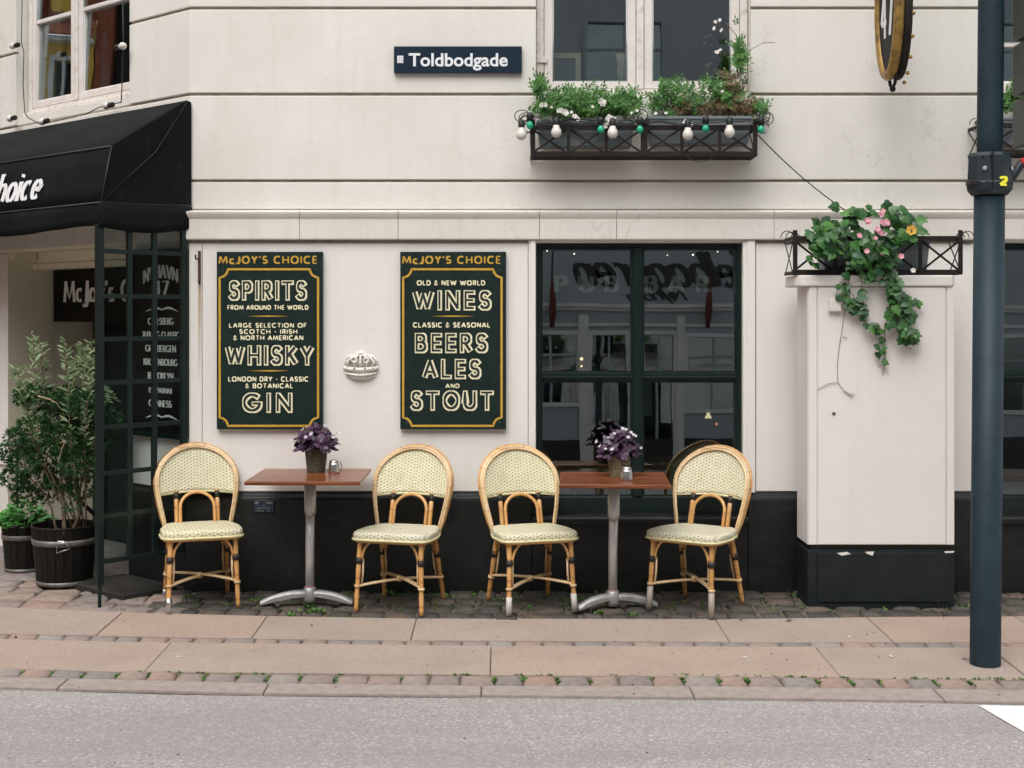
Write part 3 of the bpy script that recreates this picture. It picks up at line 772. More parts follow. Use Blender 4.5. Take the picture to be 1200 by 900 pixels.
# window casings
def casing(a,b,z0,z1):
    c=MB(); w_=b-a
    c.box(a,b,-.010,.019,z0,z1); c.box(a+w_*.30,b-w_*.0-.004,-.018,-.010,z0,z1)
    c.build('window_casing',M['wall_low'],ROOT,bevel=.002)
casing(wx(619.3),Lx0,zb,wz(281.5)); casing(Lx1,wx(885),zb,wz(281.5))
casing(Rlx0-.058,Rlx0,zb,wz(281.5)); casing(Rlx1,Rlx1+.058,zb,wz(281.5))
# plinth
zp=wz(579.5)
prof=[(.03,-.35),(-.034,-.35),(-.034,zp-.03),(-.030,zp-.014),(-.008,zp),(-.002,wz(575.2)),(.03,wz(575.2))]
run(prof,CX0,wx(623),None,T42).build('plinth',M['black'],ROOT,bevel=.003,seg=2)
run(prof,wx(876),Rlx0-.03).build('plinth',M['black'],ROOT,bevel=.003,seg=2)
run(prof,Rlx1+.03,XE).build('plinth',M['black'],ROOT,bevel=.003)
run(prof,0,.60,ch,T42).build('plinth',M['black'],ROOT,bevel=.003)
zs=wz(604)
for a,b in ((wx(623)+.002,wx(876)-.002),(Rlx0-.028,Rlx1+.028)):
    prof=[(.03,-.35),(-.030,-.35),(-.030,zs-.045),(-.062,zs-.045),(-.066,zs-.012),(-.05,zs),(.03,zs+.008)]
    run(prof,a,b).build('window_sill',M['black'],ROOT,bevel=.004,seg=2)
    m=MB()
    for q0,q1 in ((a,a+.03),(b-.03,b)): m.box(q0,q1,-.022,.02,zs+.004,wz(577))
    m.build('window_cheek',M['black'],ROOT,bevel=.003)
# unseen roof slab added to block the sky, + inside
r_=MB(); r_.box(-6,XE+.2,-.12,5,9.0,9.15); r_.build('roof',M['groove'],ROOT)
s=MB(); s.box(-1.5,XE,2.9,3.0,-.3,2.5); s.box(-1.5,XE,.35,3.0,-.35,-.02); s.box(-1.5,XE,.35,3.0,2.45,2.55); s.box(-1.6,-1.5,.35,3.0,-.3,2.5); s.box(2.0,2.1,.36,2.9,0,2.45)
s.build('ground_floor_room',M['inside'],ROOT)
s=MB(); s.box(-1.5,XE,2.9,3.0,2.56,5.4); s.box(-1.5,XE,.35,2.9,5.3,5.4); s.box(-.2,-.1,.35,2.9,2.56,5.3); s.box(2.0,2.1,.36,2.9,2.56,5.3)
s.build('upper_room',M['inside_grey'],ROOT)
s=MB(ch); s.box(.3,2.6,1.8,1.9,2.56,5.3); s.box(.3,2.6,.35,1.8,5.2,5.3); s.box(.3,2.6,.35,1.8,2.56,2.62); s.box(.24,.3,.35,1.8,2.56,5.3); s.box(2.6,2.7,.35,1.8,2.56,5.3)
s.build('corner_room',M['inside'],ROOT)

def pane(parent,x0,x1,z0,z1,y,xf=None,tilt=2.0,mt='glass',name='pane'):
    m=MB(xf); zc=(z0+z1)/2; t=math.tan(R(tilt+random.uniform(-.06,.06))); dx=random.uniform(-.0012,.0012)
    vs=[]
    for dy in (0,.004):
        for x,z in ((x0,z0),(x1,z0),(x1,z1),(x0,z1)): vs.append((x,y+dy+(z-zc)*t+(dx if x==x0 else 0),z))
    m.add(vs,[(0,1,2,3),(7,6,5,4),(0,4,5,1),(1,5,6,2),(2,6,7,3),(3,7,4,0)])
    return m.build(name,M[mt],parent)
def bars(mb,x0,x1,z0,z1,y0,y1,wl,wr,wb,wt):
    mb.box(x0,x0+wl,y0,y1,z0,z1); mb.box(x1-wr,x1,y0,y1,z0,z1); mb.box(x0+wl,x1-wr,y0,y1,z0,z0+wb); mb.box(x0+wl,x1-wr,y0,y1,z1-wt,z1)
# ---- lower shop windows
def shop_window(x0,x1,z0,z1,xm,zm):
    f=MB(); bars(f,x0,x1,z0,z1,.035,.11,.030,.026,.10,.026)
    wn=f.build('window',M['green_paint'],ROOT,bevel=.004)
    m=MB(); m.box(xm-.029,xm+.031,.028,.10,z0+.10,z1-.026); m.build('mullion',M['green_paint'],wn,bevel=.005)
    for a,b in ((x0+.030,xm-.029),(xm+.031,x1-.026)):
        m=MB(); m.box(a,b,.038,.095,zm-.025,zm+.025); m.box(a,b,.030,.038,zm-.012,zm+.004); m.build('transom',M['green_paint'],wn,bevel=.003)
        for q0,q1 in ((z0+.10,zm-.025),(zm+.025,z1-.026)):
            m=MB(); bars(m,a,b,q0,q1,.046,.085,.010,.010,.010,.010); m.build('glazing_bead',M['green_paint'],wn)
            pane(wn,a,b,q0,q1,.075,tilt=2.0 if q0>zm else 1.85)
    return wn
w1=shop_window(Lx0+.002,Lx1-.002,Lz0+.002,Lz1-.002,wx(748),wz(442))
w2=shop_window(Rlx0+.002,Rlx1-.002,Lz0+.002,Lz1-.002,3.6,wz(442))
# gold-cream window lettering behind the glass
m=MB(); z=wz(341,.14)
for chs,px in (('P',652),('U',680),('B',711),('B',757),('A',784),('R',818)):
    lettering(m,chs,lambda x,y,k:(x,.14-k,y),wx(px,.14),z,.088,None,.30,.12,serif=.13,hscale=1.25)
m.build('window_lettering',mat('faded_window_lettering',(.20,.205,.15),rough=.7),w1,recalc=False)
# ---- upper casement windows
def casement(x0,x1,z0,z1,xf,y,fr,xm,mw,sw,sb,lit,zt_=None,hinge=True):
    f=MB(xf); bars(f,x0,x1,z0,z1,y-.005,y+.09,fr,fr,fr*.9,fr); f.box(xm-mw/2,xm+mw/2,y-.012,y+.06,z0+fr*.9,z1-fr)
    wn=f.build('window',M['white_old'],ROOT,bevel=.004)
    for a,b in ((x0+fr+.003,xm-mw/2-.003),(xm+mw/2+.003,x1-fr-.003)):
        q0,q1=z0+fr*.9+.003,z1-fr-.003
        s=MB(xf); bars(s,a,b,q0,q1,y-.002,y+.04,sw,sw,sb,sw); bars(s,a+sw,b-sw,q0+sb,q1-sw,y+.008,y+.036,.008,.008,.008,.008)
        zz=[q0+sb]
        for t in (lit or []): s.box(a+sw,b-sw,y+.003,y+.036,t-.014,t+.014); zz+=[t-.014,t+.014]
        zz.append(q1-sw)
        s.build('sash',M['white_paint'],wn,bevel=.003)
        for p0,p1 in zip(zz[::2],zz[1::2]): pane(wn,a+sw+.002,b-sw-.002,p0,p1,y+.022,xf)
    s=MB(xf); s.box(x0-.0,x1+.0,y-.05,y+.0,z0-.015,z0+.012); s.build('window_sill',M['white_old'],wn,bevel=.004)
    if hinge:
        h=MB(xf); h.box(x0+fr-.045,x0+fr+.02,y-.016,y-.003,z0+.20,z0+.235); h.build('hinge',M['white_paint'],wn,bevel=.002)
    return wn
Y1=.09
casement(Ux0+.004,Ux1-.004,Uz0+.016,UZ1,None,Y1,.046,wx(750,Y1),.045,.050,.045,[4.35])
casement(Rux0+.004,Rux1-.004,Uz0+.016,UZ1,None,Y1,.040,3.56,.045,.050,.045,[wz(52,Y1)])
cw=casement(.644,2.05,3.046,4.85,ch,.09,.05,cu(90,.09),.05,.045,.045,[cz(15,1.5,.09)],hinge=False)
# picture frame and lamp base on the inner sill of the middle window
pf=thing('picture_frame','pale wooden picture frame leaning inside the middle upper window','picture frame',(wx(667,.30),.30,wz(95,.3)))
m=MB(); 
a,b=wx(650,.3)-wx(667,.3),wx(681,.3)-wx(667,.3); hh=wz(62,.3)-wz(95,.3)
m.box(b-.035,b,0,.03,0,hh); m.box(a,b-.035,0,.03,hh-.035,hh); m.box(a-.03,a,0,.03,0,hh); m.build('frame',M['wood_frame'],pf,bevel=.003)
m=MB(); m.box(a,b-.036,.012,.02,.0,hh-.036); m.build('picture',M['inside_grey'],pf)
vs_=thing('vase','tapered beige vase on the inner sill beside the central window post','vase',(wx(732,.3),.30,wz(96,.3)))
m=MB(); m.lathe([(.035,0),(.05,.05),(.045,.10),(.055,.17),(.03,.175)],n=14); m.build('body',M['wood_frame'],vs_)
# blue lamp things in canted window
bt=thing('lantern','tall blue and white model lighthouse inside the canted corner window','ornament',ch(cu(123,.3),.30,cz(108,1.0,.3)))
m=MB(); m.lathe([(.04,0),(.035,.12),(.028,.26),(.034,.265),(.03,.34),(.036,.345),(.02,.38),(.012,.45)],n=12); m.build('tower',M['blue_glass'],bt)
m=MB(); m.lathe([(.031,.17),(.029,.22)],n=12); m.lathe([(.0365,.02),(.0355,.06)],n=12); m.build('white_band',M['petal_white'],bt)
# room lamps and fairy lights seen through the glass
lp=thing('wall_lamp','small warm wall lamp glowing inside the pub window','lamp',(wx(681.5,1.2),1.2,wz(424,1.2)))
m=MB(); m.ball((0,0,.02),.011,10,7); m.build('bulb',M['lamp'],lp); m=MB(); m.ball((0,0,-.03),.007,8,6); m.build('small_bulb',M['lamp'],lp); m=MB(); m.box(-.02,.02,.01,.03,-.07,-.045); m.build('bracket',M['brass'],lp)
lp=thing('table_lamp','dim yellow table lamp behind the lower right pane','lamp',(wx(830,1.0),1.0,wz(490,1.0)))
m=MB(); m.lathe([(.024,0),(.020,.012),(.012,.020),(.010,.034),(.016,.036)],n=12); m.build('shade',emis('yellow_lamp_shade',(1,.85,.4),.7),lp)
m=MB(); m.ball((.055,0,-.04),.010,8,6); m.build('glow_bulb',emis('orange_glow',(1,.4,.2),.5),lp)
for i,(px,py) in enumerate(((641,294),(673,297.5),(702,290.5),(754,296),(782,299),(812,298.5),(841,295),(736,290))):
    m=MB(); r_=.0042*(1.0 if i%2 else .7); m.ball((0,0,0),r_,7,5); o=m.build('fairy_light',M['fairy']); o.location=(wx(px,.3),.30,wz(py,.3))
    tag(o,['tiny fairy light at the far left of the left top pane','tiny faint fairy light in the left top pane, lower than its neighbours','tiny fairy light in the middle of the left top pane, right at the top','tiny fairy light just right of the pub window mullion','faint fairy light left of centre in the right top pane','tiny fairy light right of centre in the right top pane','tiny fairy light nearest the right edge of the pub window','faint fairy light just left of the pub window mullion'][i],'fairy light','fairy lights behind the pub window')
# a few stools inside
def stool(x,y,lab):
    t=thing('bar_stool',lab,'stool',(x,y,0))
    m=MB(); m.lathe([(.17,.60),(.18,.62),(.17,.65)],n=16); m.build('seat',M['brass'],t)
    for i in range(4):
        a=i*PI/2+.5; m=MB(); m.tube([(.13*math.cos(a),.13*math.sin(a),.6),(.2*math.cos(a),.2*math.sin(a),0)],.014,6); m.build('leg',M['brass'],t)
stool(.55,.9,'dark bar stool inside the pub behind the left lower pane'); stool(1.15,1.3,'dark bar stool inside the pub behind the right lower pane')

# ---- entrance recess
j=MB(ch); j.box(2.18,2.30,.342,.9,-.6,2.09); j.box(2.175,2.1795,.0,.342,-.6,2.09); j.build('entrance_jamb',M['jamb'],ROOT)
j=MB(ch); j.box(.48,.60,.342,.9,-.6,2.09); j.build('entrance_jamb',M['jamb'],ROOT)
j=MB(ch); j.box(.6,2.18,.0,.9,2.093,2.16); j.build('entrance_ceiling',M['jamb'],ROOT)
j=MB(ch); j.box(.56,2.5,-.012,-.001,2.092,2.26); j.build('lintel',M['lintel'],ROOT,bevel=.003)
j=MB(ch); j.box(.601,2.178,.20,.30,cz(308,1.9,.2),2.092); j.box(.601,2.177,.19,.31,cz(315,1.9,.2),cz(308,1.9,.2)-.001); j.build('beam',M['jamb'],ROOT,bevel=.003)
j=MB(ch); j.box(2.12,2.178,.02,.19,cz(306,2.1,.1),cz(293,2.1,.1)); j.build('junction_box',M['jamb'],ROOT,bevel=.004)
j=MB(ch); j.box(.58,2.2,.0,.9,-.62,-.50); j.box(.6,2.18,.0,.25,-.5,-.15); j.box(.6,2.18,.25,.45,-.5,-.33); j.build('entrance_steps',M['stone_dark'],ROOT,bevel=.006)
d=MB(ch); d.box(.6,2.18,.67,.72,-.5,2.09); dr=d.build('door',M['green_paint'],ROOT)
d=MB(ch); bars(d,1.15,2.1,-.45,1.95,.645,.669,.09,.09,.25,.09); d.box(1.24,2.01,.65,.669,.75,.85); d.build('door_frame',M['green_paint'],dr,bevel=.004)
d=MB(ch); d.tube([(1.22,.645,.42),(1.22,.61,.44),(1.22,.61,.56),(1.22,.645,.58)],.008,8); d.build('door_handle',M['brass'],dr)
hr=MB(ch); u_=2.05
hr.tube([(u_,-.02,cz(515,u_,0)),(u_,.06,cz(528,u_,.06)),(u_,.60,cz(602,u_,.6)),(u_,.64,cz(604,u_,.64))],.016,8); 
HR=thing('handrail','black sloping handrail down the entrance steps behind the potted shrub','handrail',ch(2.05,0,0))
o=hr.build('rail',M['iron']); o.parent=HR; o.matrix_parent_inverse=HR.matrix_basis.inverted() if False else Matrix.Translation(-Vector(ch(2.05,0,0)))
hr=MB(ch); hr.tube([(u_,.0,-.2),(u_,.0,cz(518,u_,0))],.011,8); o=hr.build('post',M['iron']); o.parent=HR; o.matrix_parent_inverse=Matrix.Translation(-Vector(ch(2.05,0,0)))
def attach(o,root):
    o.parent=root; o.matrix_parent_inverse=Matrix.Translation(-root.location); return o
def worldpart(mb,name,mt,root,**k): return attach(mb.build(name,mt,None,**k),root)
# name board over the steps
NB=thing('name_board','long black board lettered with the pub name in white above the entrance steps','sign',ch(1.4,.35,1.55))
zt1=cz(317,2.08,.35); zb1=cz(377,2.08,.35)
d=MB(ch); d.box(.64,2.16,.34,.40,zb1,zt1); worldpart(d,'board',M['board_black'],NB,bevel=.004)
uL=cu(76,.34); 
def mpn(x,y,k): return ch(uL-x,.3385-k,y)
d=MB(); sc_=cu(76,.34)-cu(158,.34)
hcap=.137
W=lettering(d,"Mc",mpn,0,cz(353,1.9,.34),hcap,(cu(76,.34)-cu(96,.34)),.24,.08,gap=.24,serif=.13)
W=lettering(d,"joy's",mpn,cu(76,.34)-cu(98,.34),cz(353,1.9,.34),hcap,(cu(98,.34)-cu(133,.34)),.26,.08,gap=.24,serif=.13)
W=lettering(d,"Choice",mpn,cu(76,.34)-cu(143,.34),cz(353,1.7,.34),hcap,(cu(143,.34)-cu(190,.34)),.26,.08,gap=.24,serif=.13)
worldpart(d,'lettering',M['white_letter'],NB,recalc=False)

# ================================================================== AWNING
AW=thing('awning','black canvas awning with white lettering over the canted entrance','awning',ch(1.8,0,2.12))
A_=[(0,2.925),(-.03,2.925),(-.54,2.607),(-.605,2.278)]
m=MB(ch); U0,U1=-.02,2.82
def rs(mb,u0,u1,n,pa,pb,wave=0):
    vs=[];fs=[]
    for i in range(n+1):
        u=u0+(u1-u0)*i/n
        for j in range(4):
            f=j/3; v=pa[0]+(pb[0]-pa[0])*f; z=pa[1]+(pb[1]-pa[1])*f
            sag=wave*math.sin(PI*f)*(.5+.5*math.sin(u*5.1+.6)); vs.append((u,v+sag*.4,z-sag))
    for i in range(n):
        for j in range(3): fs.append((i*4+j,(i+1)*4+j,(i+1)*4+j+1,i*4+j+1))
    mb.add(vs,fs,True)
rs(m,U0,U1,24,A_[1],A_[2],.012)
rs(m,U0,U1,24,A_[2],A_[3],.008)
for u in (U0,U1):
    m.add([(u,0,2.915),(u,-.03,2.925),(u,-.54,2.607),(u,-.605,2.278),(u,-.30,2.285),(u,0,2.30)],[(0,1,2,3,4,5)])
m.add([(U0,0,2.915),(U1,0,2.915),(U1,-.03,2.925),(U0,-.03,2.925)],[(0,1,2,3)])
o=worldpart(m,'canopy',M['canvas'],AW,weld=True); so=o.modifiers.new('solid','SOLIDIFY'); so.thickness=.005; so.offset=-1
m=MB(ch); vs=[];fs=[];n=60
for i in range(n+1):
    u=U0+(U1-U0)*i/n; b=.012*math.sin(u*7.3)+.006*math.sin(u*19); zb_=2.142+.012*math.sin(u*4+1)
    for j in range(4): f=j/3; vs.append((u,-.607-.004+b*f,2.284-(2.284-zb_)*f))
for i in range(n):
    for j in range(3): fs.append((i*4+j,(i+1)*4+j,(i+1)*4+j+1,i*4+j+1))
m.add(vs,fs,True)
vs=[];fs=[];n=16
for i in range(n+1):
    v=-.611+.611*i/n; zb_=2.142-.03*math.sin(i/n*PI)+.02*(i/n); b=.008*math.sin(v*21)
    for j in range(4): f=j/3; vs.append((U0-.004-b*f,v,2.29-(2.29-zb_)*f))
for i in range(n):
    for j in range(3): fs.append((i*4+j,(i+1)*4+j,(i+1)*4+j+1,i*4+j+1))
m.add(vs,fs,True)
o=worldpart(m,'valance',M['canvas'],AW); so=o.modifiers.new('solid','SOLIDIFY'); so.thickness=.004
for a,b in ((A_[2],A_[3]),):
    m=MB(ch); m.tube([(U0-.006,-.542,2.604),(U1,-.542,2.604)],.006,6); m.tube([(U0-.006,-.610,2.281),(U1,-.610,2.281)],.006,6); m.tube([(U0-.005,-.542,2.604),(U0-.005,-.612,2.281),(U0-.005,-.3,2.287),(U0-.005,0,2.302)],.004,6); m.tube([(U0-.005,-.612,2.281),(U0-.005,-.25,2.6),(U0-.005,-.03,2.92)],.0025,5)
    worldpart(m,'seam_piping',M['cable'],AW)
m=MB(ch)
for px,py in ((163,137),(190,131),(158,141)): m.ball((cu(px,-.3),-.30+(.12 if px==190 else 0),cz(py,.2,-.3)),.007,6,4,.6)
d=MB(); uE=cu(47.5,-.58)
wEnd=(cu(0,-.58)-cu(47.5,-.58))
def mpa(x,y,k):
    f=(2.607-y)/(2.607-2.278); v=-.54-.065*f-.0085-k
    return ch(uE+Wt-x, v, y)
_,wu=layout('hoice',.26); _,wf=layout("McJoy's Choice",.26)
h_=.168; z0_=cz(231.5,uE,-.59)
wid=wEnd*1.04*wf/wu; Wt=wid
lettering(d,"McJoy's Choice",mpa,0,z0_,h_,wid,.25,.08,gap=.24,serif=.14,shear=.2)
worldpart(d,'lettering',M['sign_white'],AW,recalc=False)

# ================================================================== GLAZED SCREEN beside the entrance
GS=thing('glazed_screen','dark green metal screen of small panes standing out from the building corner','screen',ch(0,-.3,0))
sx=lambda d_,u=0: (u,-d_)
dcol=[.596,.409,.243,.055]; zrow=[2.155,2.010,1.755,1.510,1.262,1.010,.750,.505,.250]
m=MB(ch); m.box(-.012,.022,-.622,-.580,.12,2.16); m.tube([(.005,-.60,.12),(.005,-.60,-.01)],.011,8); worldpart(m,'post',M['green_paint'],GS,bevel=.002)
m=MB(ch); m.box(-.010,.018,-.060,-.018,.235,2.16); worldpart(m,'wall_post',M['green_paint'],GS,bevel=.003)
for d_ in dcol[1:3]:
    m=MB(ch); m.box(-.008,.016,-d_-.016,-d_+.016,.236,2.155); worldpart(m,'glazing_bar',M['green_paint'],GS,bevel=.002)
for z in zrow:
    m=MB(ch); m.box(-.006,.014,-.580,-.0605,z-.013,z+.013); worldpart(m,'cross_bar',M['green_paint'],GS,bevel=.002)
for d0,d1 in zip(dcol,dcol[1:]):
    for z1,z0 in zip(zrow,zrow[1:]):
        m=MB(ch); k=random.uniform(-.002,.002)
        m.add([(.003,-d0+.015,z0+.01),(.003+k,-d1-.015,z0+.01),(.003-k,-d1-.015,z1-.01),(.003,-d0+.015,z1-.01),(.007,-d0+.015,z0+.01),(.007+k,-d1-.015,z0+.01),(.007-k,-d1-.015,z1-.01),(.007,-d0+.015,z1-.01)],
              [(0,1,2,3),(7,6,5,4),(0,4,5,1),(1,5,6,2),(2,6,7,3),(3,7,4,0)])
        worldpart(m,'pane',M['glass_screen'],GS)
# ---- menu board on the canted wall
MBd=thing('menu_board','black menu board listing beers in white behind the glazed screen','sign',ch(.3,-.03,.92))
m=MB(ch); m.box(.0,.575,-.035,-.002,.905,2.04); worldpart(m,'board',M['board_black'],MBd,bevel=.003)
m=MB(ch); bars(m,-.004,.579,.90,2.045,-.044,-.0355,.028,.028,.028,.028); worldpart(m,'frame',M['green_paint'],MBd,bevel=.003)
uc=cu(190,-.035); d=MB()
def line(s,pl,pr,pt,pb,**k):
    ul,ur=cu(pl,-.035),cu(pr,-.035)
    z0,z1=cz(pb,uc,-.035),cz(pt,uc,-.035)
    lettering(d,s,lambda x,y,kk:ch(ul-x,-.0365-kk,y),0,z0,z1-z0,ul-ur,.30,.10,gap=.2,serif=.13,**k)
line('NYHAVN',169,208,311,325,arch=.03); line('47',181,197,330,346)
for s,l,r_,t,b in (('CARLSBERG',174,203,373,380),('TUBORG CLASSIC',167,210,389,396),('GRIMBERGEN',171,206,405,412),('KRONENBOURG',169,208,421,428),('BROOKLYN',174,203,437,444),('BAVARNNI',175,201,455,460.5),('GUINNESS',175,201,469.5,476.5)):
    line(s,l,r_,t,b)
for py in (363,489):
    for sg in (1,-1):
        pts=[]
        for i in range(13):
            f=i/12; px=190+sg*19*f; pts.append(Vector((cu(px,-.035),cz(py-2.2*math.sin(f*PI*1.3)*(1 if sg>0 else 1),uc,-.035))))
        vs=[];
        for i,p in enumerate(pts):
            t=.0055*math.sin(PI*min(1,.12+i/13))+.0015; vs+=[ch(p.x,-.0367,p.y+t),ch(p.x,-.0367,p.y-t)]
        d.add(vs,[(2*i,2*i+1,2*i+3,2*i+2) for i in range(12)])
worldpart(d,'lettering',M['white_letter'],MBd,recalc=False)

# ================================================================== THINGS ON THE FRONT WALL
# street name plate
SN=thing('street_sign','dark blue street name plate with white lettering and a small crest','sign',(wx(537),0,wz(71)))
m=MB(); m.box(wx(462),wx(611.5),-.030,-.001,wz(86.5),wz(55)); worldpart(m,'plate',M['navy'],SN,bevel=.004,seg=2)
def bfont(s,x,y,z,h,width,mt,name,root,off=.0,shear=0,rot=(PI/2,0,0)):
    cu_=bpy.data.curves.new(name,'FONT'); cu_.body=s; cu_.size=1; cu_.offset=off; cu_.extrude=.004; cu_.shear=shear; cu_.resolution_u=4; cu_.space_character=1.0
    t=bpy.data.objects.new(name,cu_); C.objects.link(t)
    bpy.context.view_layer.update()
    me=bpy.data.meshes.new_from_object(t.evaluated_get(bpy.context.evaluated_depsgraph_get())); bpy.data.objects.remove(t)
    xs=[v.co.x for v in me.vertices]; W0=max(xs)-min(xs); mn=min(xs)
    for v in me.vertices: v.co.x=(v.co.x-mn)/W0*width; v.co.y*=h; v.co.z*=.3
    me.materials.clear(); me.materials.append(mt)
    o=bpy.data.objects.new(name,me); C.objects.link(o); o.location=(x,y,z); o.rotation_euler=rot
    if root is not None:
        attach(o,root)
    return o
bfont('Toldbodgade',wx(479,-.03),-.0305,wz(77.3,-.03),.108,wx(595,-.03)-wx(479,-.03),M['sign_white'],'lettering',SN,off=.022)
m=MB()
for i in range(3):
    for j in range(3): m.box(wx(466)+i*.0125,wx(466)+i*.0125+.011,-.0335,-.0302,wz(75)+j*.0150,wz(75)+j*.0150+.0135)
worldpart(m,'crest',M['sign_white'],SN)

# pub boards
def pub_board(px0,px1,lab,rows):
    B=thing('pub_board',lab,'sign',(wx((px0+px1)/2),0,wz(400)),group=None)
    x0,x1=wx(px0,-.035),wx(px1,-.035); z0,z1=wz(503,-.035),wz(295,-.035)
    m=MB(); m.box(x0,x1,-.035,-.001,z0,z1); worldpart(m,'panel',M['board'],B,bevel=.002)
    Wd=x1-x0
    X=lambda f: x0+f*Wd
    # gold border with notched corners
    bx0,bx1=X(.028),X(.958); bz0,bz1=wz(499,-.035),wz(315.5,-.035); r_=.048
    pts=[]
    for cx_,cz_,a0,a1 in ((bx0,bz0,90,0),(bx1,bz0,180,90),(bx1,bz1,270,180),(bx0,bz1,360,270)):
        pts+= [(cx_+r_*math.cos(R(a0+(a1-a0)*i/8)),cz_+r_*math.sin(R(a0+(a1-a0)*i/8))) for i in range(9)]
    m=MB(); n=len(pts)
    L=[];Q=[]
    for i in range(n):
        p=Vector(pts[i]); t=(Vector(pts[(i+1)%n])-Vector(pts[i-1])).normalized(); nn=Vector((-t.y,t.x))*.0065
        L.append(p+nn); Q.append(p-nn)
    vs=[(p.x,-.0365,p.y) for p in L+Q]; m.add(vs,[(i,(i+1)%n,n+(i+1)%n,n+i) for i in range(n)])
    worldpart(m,'gold_border',M['gold'],B,recalc=False)
    g=MB(); cr=MB(); dk=MB()
    mp=lambda x,y,k:(x,-.0366-k,y)
    lettering(g,'Mc',mp,X(.025),wz(308.5,-.035),wz(300.5,-.035)-wz(308.5,-.035),.085,.22,.20,gap=.34)
    zz=wz(308.5,-.035); hh=wz(300.5,-.035)-zz
    lettering(g,"JOY'S",mp,X(.19),zz,hh,X(.475)-X(.19),.22,.18,gap=.40)
    lettering(g,'CHOICE',mp,X(.545),zz,hh,X(.945)-X(.545),.22,.18,gap=.40)
    g.box(X(.135),X(.175),-.0375,-.0365,zz-.006,zz-.002)
    for kind,s,a,b,t,bt in rows:
        xa,xb=wx(a,-.035),wx(b,-.035); h=wz(t,-.035)-wz(bt,-.035); zb_=wz(bt,-.035)
        if kind=='rule':
            zc=(zb_+h/2); m2=[(xa,zc),(xa+(xb-xa)*.5,zc+.0045),(xb,zc),(xa+(xb-xa)*.5,zc-.0045)]
            g.add([mp(x,y,0) for x,y in m2],[(0,1,2,3)]); continue
        if kind=='small':
            lettering(cr,s,mp,xa,zb_+h*.08,h*.84,xb-xa,.23,gap=.36,space=.55)
        else:
            lettering(cr,s,mp,xa+h*.12,zb_+h*.10,h*.80,xb-xa-h*.24,.285,gap=.50,ext=1)
            lettering(dk,s,mp,xa+h*.12,zb_+h*.10,h*.80,xb-xa-h*.24,.125,gap=.50,off=(-.022,.022),lift=.0015,ext=1)
    worldpart(g,'gold_lettering',M['gold'],B,recalc=False); worldpart(cr,'cream_lettering',M['cream'],B,recalc=False); worldpart(dk,'lettering_inline',M['shade_letter'],B,recalc=False)
    sc=MB()
    for fx in (.06,.94):
        for z in (wz(316.5,-.035),wz(495,-.035)): sc.ball((X(fx),-.0355,z),.0045,8,5,.6)
    worldpart(sc,'screws',M['iron_grey'],B)
pub_board(254,378,'green pub board listing spirits, whisky and gin, left of the plaster crown',
 [('big','SPIRITS',268,360,329,352),('small','FROM AROUND THE WORLD',267,361,357.5,363),('rule','',290,338,369,372),
  ('small','LARGE SELECTION OF',269,359,378.5,384),('small','SCOTCH - IRISH',281,348,385.8,391.3),('small','& NORTH AMERICAN',274,355,393,398.7),
  ('big','WHISKY',264,368,405,428),('rule','',291,340,433,436),
  ('small','LONDON DRY - CLASSIC',268,361,441.2,447.2),('small','& BOTANICAL',288,343,449.2,455),('big','GIN',284,343,460.5,483.5)])
pub_board(469,593,'green pub board listing wines, beers, ales and stout, right of the plaster crown',
 [('small','OLD & NEW WORLD',489,568,328.5,334.5),('big','WINES',483.5,576,340.5,363.5),('rule','',505,556,369,372),
  ('small','CLASSIC & SEASONAL',484.5,574,377.8,383.8),('big','BEERS',486,572,390.5,413.5),('big','ALES',495,564,421,444),('small','AND',522.5,538,449.5,454.8),('big','STOUT',481,579,458,481)])

# plaster crown
CR=thing('plaster_crown','white plaster crown relief on the wall between the two pub boards','ornament',(wx(423),0,wz(430)))
zz=lambda py: wz(py)
def ell(mb,cx,cz_,rx,rz,d,n=18,yy=0):
    vs=[];fs=[];K=5
    for i in range(K+1):
        a=i/K*PI/2
        for k in range(n): t=2*PI*k/n; vs.append((cx+rx*math.cos(t)*math.cos(a),yy-d*math.sin(a),cz_+rz*math.sin(t)*math.cos(a)))
    for i in range(K):
        for k in range(n): fs.append((i*n+k,i*n+(k+1)%n,(i+1)*n+(k+1)%n,(i+1)*n+k))
    mb.add(vs,fs,True)
def cpt(px,py,d): return (wx(px),-d,zz(py))
m=MB(); m.tube([cpt(403.5,431,.008),cpt(410,432.3,.026),cpt(423,433.2,.034),cpt(436,432.3,.026),cpt(443,431,.008)],.0125,8)
worldpart(m,'jewelled_band',M['plaster'],CR)
m=MB(); m.tube([cpt(405,437,.006),cpt(412,438.6,.026),cpt(423,439.6,.036),cpt(434,438.6,.026),cpt(441,437,.006)],.008,8); worldpart(m,'rim',M['plaster'],CR)
m=MB(); m.tube([cpt(407,440.5,.004),cpt(414,442.4,.018),cpt(423,443.2,.024),cpt(433,442.4,.018),cpt(440,440.5,.004)],.0055,8); worldpart(m,'lower_rim',M['plaster'],CR)
m=MB()
for x in (409,416,423,430,437): m.tube([cpt(x,429,.020),cpt(x+(423-x)*-.12,424,.024),cpt(x*.75+423*.25,418,.022),cpt(x*.3+423*.7,415,.018)],.0085,7)
m.tube([cpt(406,428,.010),cpt(405,423,.012),cpt(408,418,.014),cpt(413,416.5,.014)],.008,7); m.tube([cpt(440,428,.010),cpt(441.5,423,.012),cpt(438,418,.014),cpt(433,416.5,.014)],.008,7)
ell(m,wx(423),zz(414),.028,.014,.03); ell(m,wx(423),zz(424),.07,.032,.008)
worldpart(m,'arches',M['plaster'],CR); tag([k for k in kids(CR) if k.name.startswith('arches')][0],kind='stuff')
